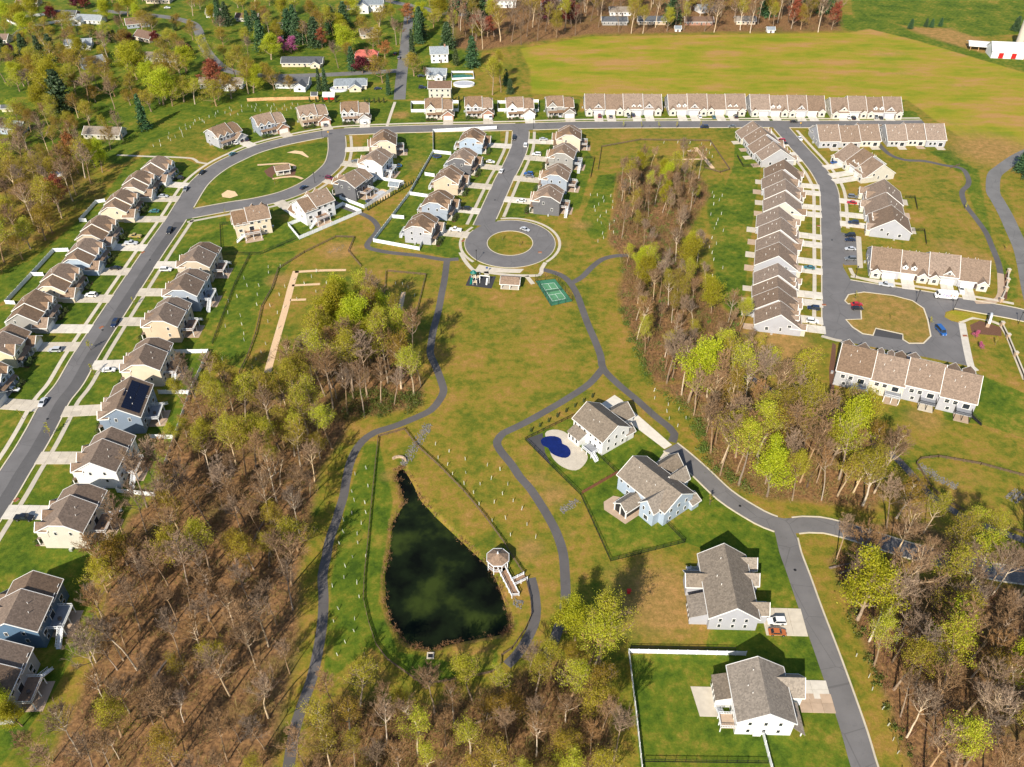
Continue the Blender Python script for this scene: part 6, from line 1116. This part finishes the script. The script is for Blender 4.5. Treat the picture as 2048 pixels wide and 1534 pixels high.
for u, v, w_ in ((300,520,'on the long street below the oval'),(205,660,'on the long street by the stone grey house'),(95,838,'far down the long street'),(560,288,'on the curved street above the oval'),(990,400,'on the close'),(1300,252,'on the top street'),(1664,480,'on villa road'),(1800,705,'on the villa court'),(1590,1140,'on the south lane'),(1480,1012,'on the lane bend'),(640,352,'on the loop road')):
    q = g(u, v); mb = MB(); mb.tube((0, 0, 0), (0, 0, .085), .42, .42, 12, True); mb.tube((0, 0, 0), (0, 0, .095), .3, .3, 12, True); tag(ob('manhole_cover', mb.mesh('manhole_cover', 'black_metal'), None, (q.x, q.y, 0)), 'round iron manhole cover ' + w_, 'manhole', 'manhole covers')
# saplings in white guard tubes
mb = MB(); mb.tube((0, 0, 0), (0, 0, 1.4), .085, .085, 6); mb.tube((.16, 0, 0), (.16, 0, 1.7), .03, .03, 4); TUBE = mb.mesh('tree_guard', 'tube_white')
def tubes(P, n, where, dmin=2.6):
    n = round(n * .7)
    Q = W2(P); xs = [p[0] for p in Q]; ys_ = [p[1] for p in Q]; pts = []; k = 0
    while len(pts) < n and k < n * 40:
        k += 1; x, y = rnd.uniform(min(xs), max(xs)), rnd.uniform(min(ys_), max(ys_))
        if not inpoly(x, y, Q) or any((x - a) ** 2 + (y - b) ** 2 < dmin * dmin for a, b in pts) or blocked(x, y, .5): continue
        pts.append((x, y)); o = tag(ob('tree_guard', TUBE, None, (x, y, 0), rnd.random() * 6), 'white sapling guard tube ' + where, 'tree guard', 'sapling tubes ' + where); o.rotation_euler = (rnd.gauss(0, .09), rnd.gauss(0, .09), rnd.random() * 6)
tubes([(450,600),(500,540),(545,520),(600,510),(540,560),(510,640),(480,740),(425,740)], 26, 'on the slope below the deck houses', 4); tubes([(560,560),(640,530),(680,560),(570,620),(540,740),(500,750),(530,640)], 26, 'inside the gravel basin', 4); tubes([(850,880),(1000,935),(1075,1080),(1010,1080),(940,990),(880,930)], 42, 'on the meadow bank of the pond', 4)
tubes([(705,950),(748,900),(738,1050),(725,1180),(735,1260),(660,1330),(655,1200),(680,1050)], 38, 'between the pond fence and the wood path', 3.2); tubes([(300,290),(380,245),(470,212),(600,208),(590,220),(470,232),(420,240),(370,275),(310,300)], 68, 'on the meadow below the cedar fence', 3); tubes([(1180,390),(1232,390),(1230,480),(1195,485)], 30, 'in rows beside the thicket', 3.2)
tubes([(1415,385),(1450,380),(1445,560),(1420,560)], 26, 'along the villa back lawns', 4); tubes([(1300,775),(1345,800),(1390,860),(1380,885),(1320,830)], 12, 'along the path above the lane', 3.5); tubes([(1695,1285),(1740,1380),(1795,1534),(1815,1560),(1760,1390)], 12, 'along the wood edge of the south lane', 3); tubes([(1285,285),(1420,285),(1440,330),(1330,290)], 16, 'around the dry basin', 4); tubes([(780,560),(840,560),(825,620),(775,615)], 8, 'inside the small square basin', 3)
# undergrowth: brushwood, briars, reeds
def brush(P, n, m, lab, hr=(.6, 2.4), dens=26, name='undergrowth', edge_of=None, leafs=0):
    Q = W2(P); xs = [p[0] for p in Q]; ys_ = [p[1] for p in Q]; mb = MB(); c = 0; k = 0
    while c < n and k < n * 30:
        k += 1
        if edge_of: i = rnd.randrange(len(edge_of)); a, b = edge_of[i - 1], edge_of[i]; t = rnd.random(); x, y = a[0] + (b[0] - a[0]) * t + rnd.gauss(0, .5), a[1] + (b[1] - a[1]) * t + rnd.gauss(0, .5)
        else:
            x, y = rnd.uniform(min(xs), max(xs)), rnd.uniform(min(ys_), max(ys_))
            if not inpoly(x, y, Q) or blocked(x, y, 1): continue
        c += 1; h = rnd.uniform(*hr)
        for _ in range(dens):
            a = Vector((x + rnd.gauss(0, h * .35), y + rnd.gauss(0, h * .35), rnd.uniform(-.3, h * .5))); mb.ribbon(a, a + Vector((rnd.gauss(0, h * .35), rnd.gauss(0, h * .35), h * rnd.uniform(.3, .8))), .035)
        for _ in range(leafs): mb.leaf(Vector((x + rnd.gauss(0, h * .4), y + rnd.gauss(0, h * .4), abs(rnd.gauss(h * .4, h * .3)))), .22)
    o = stuff(mb.build(name, m)); tag(o, lab, 'undergrowth')
brush(WOODS['A'], 1100, 'brush', 'brown twiggy undergrowth in the wood beside the deck houses'); brush(WOODS['B'], 300, 'brush', 'brown undergrowth in the basin copse'); brush(WOODS['C'], 1100, 'brush', 'dense brown thicket in the belt west of the villas', (1, 4), 30); brush(WOODS['D'], 650, 'brush', 'russet undergrowth above the lane bend'); brush(WOODS['E'], 500, 'brush', 'russet undergrowth south of the lane'); brush(WOODS['F'], 700, 'brush', 'grey brown thicket below the pond', (1, 3.4)); brush(WOODS['T'], 900, 'brush', 'brown scrub along the far wood edge', (1, 4), 22); brush(WOODS['H'], 260, 'brush', 'scrub under the trees west of the long street')
brush([(690,790),(800,780),(850,790),(840,825),(760,835),(690,840)], 90, 'brush_green', 'fresh green shrubs under the copse by the path', (1, 3), 14, 'green_shrubs', None, 50); brush([(1290,760),(1400,830),(1430,930),(1520,985),(1480,985),(1405,930),(1380,850)], 60, 'brush_green', 'fresh green shrubs on the edge of the lane wood', (1, 2.6), 10, 'green_shrubs', None, 50); brush([(1660,1100),(1700,1190),(1760,1340),(1830,1520),(1800,1500),(1730,1330),(1680,1190)], 34, 'brush_green', 'low green shrubs along the wood edge of the south lane', (.6, 1.6), 8, 'green_shrubs', None, 40); brush(WOODS['C'], 260, 'brush_green', 'olive green undergrowth through the belt west of the villas', (.8, 2.4), 10, 'green_shrubs', None, 30); brush([(1235,600),(1260,650),(1310,760),(1290,760),(1240,640)], 30, 'brush_green', 'green bushes along the belt edge by the path', (1, 2.6), 10, 'green_shrubs', None, 50)
brush(POND, 420, 'reed', 'tan reeds round the pond shore', (.3, .9), 14, 'reeds', [p for p in PW])
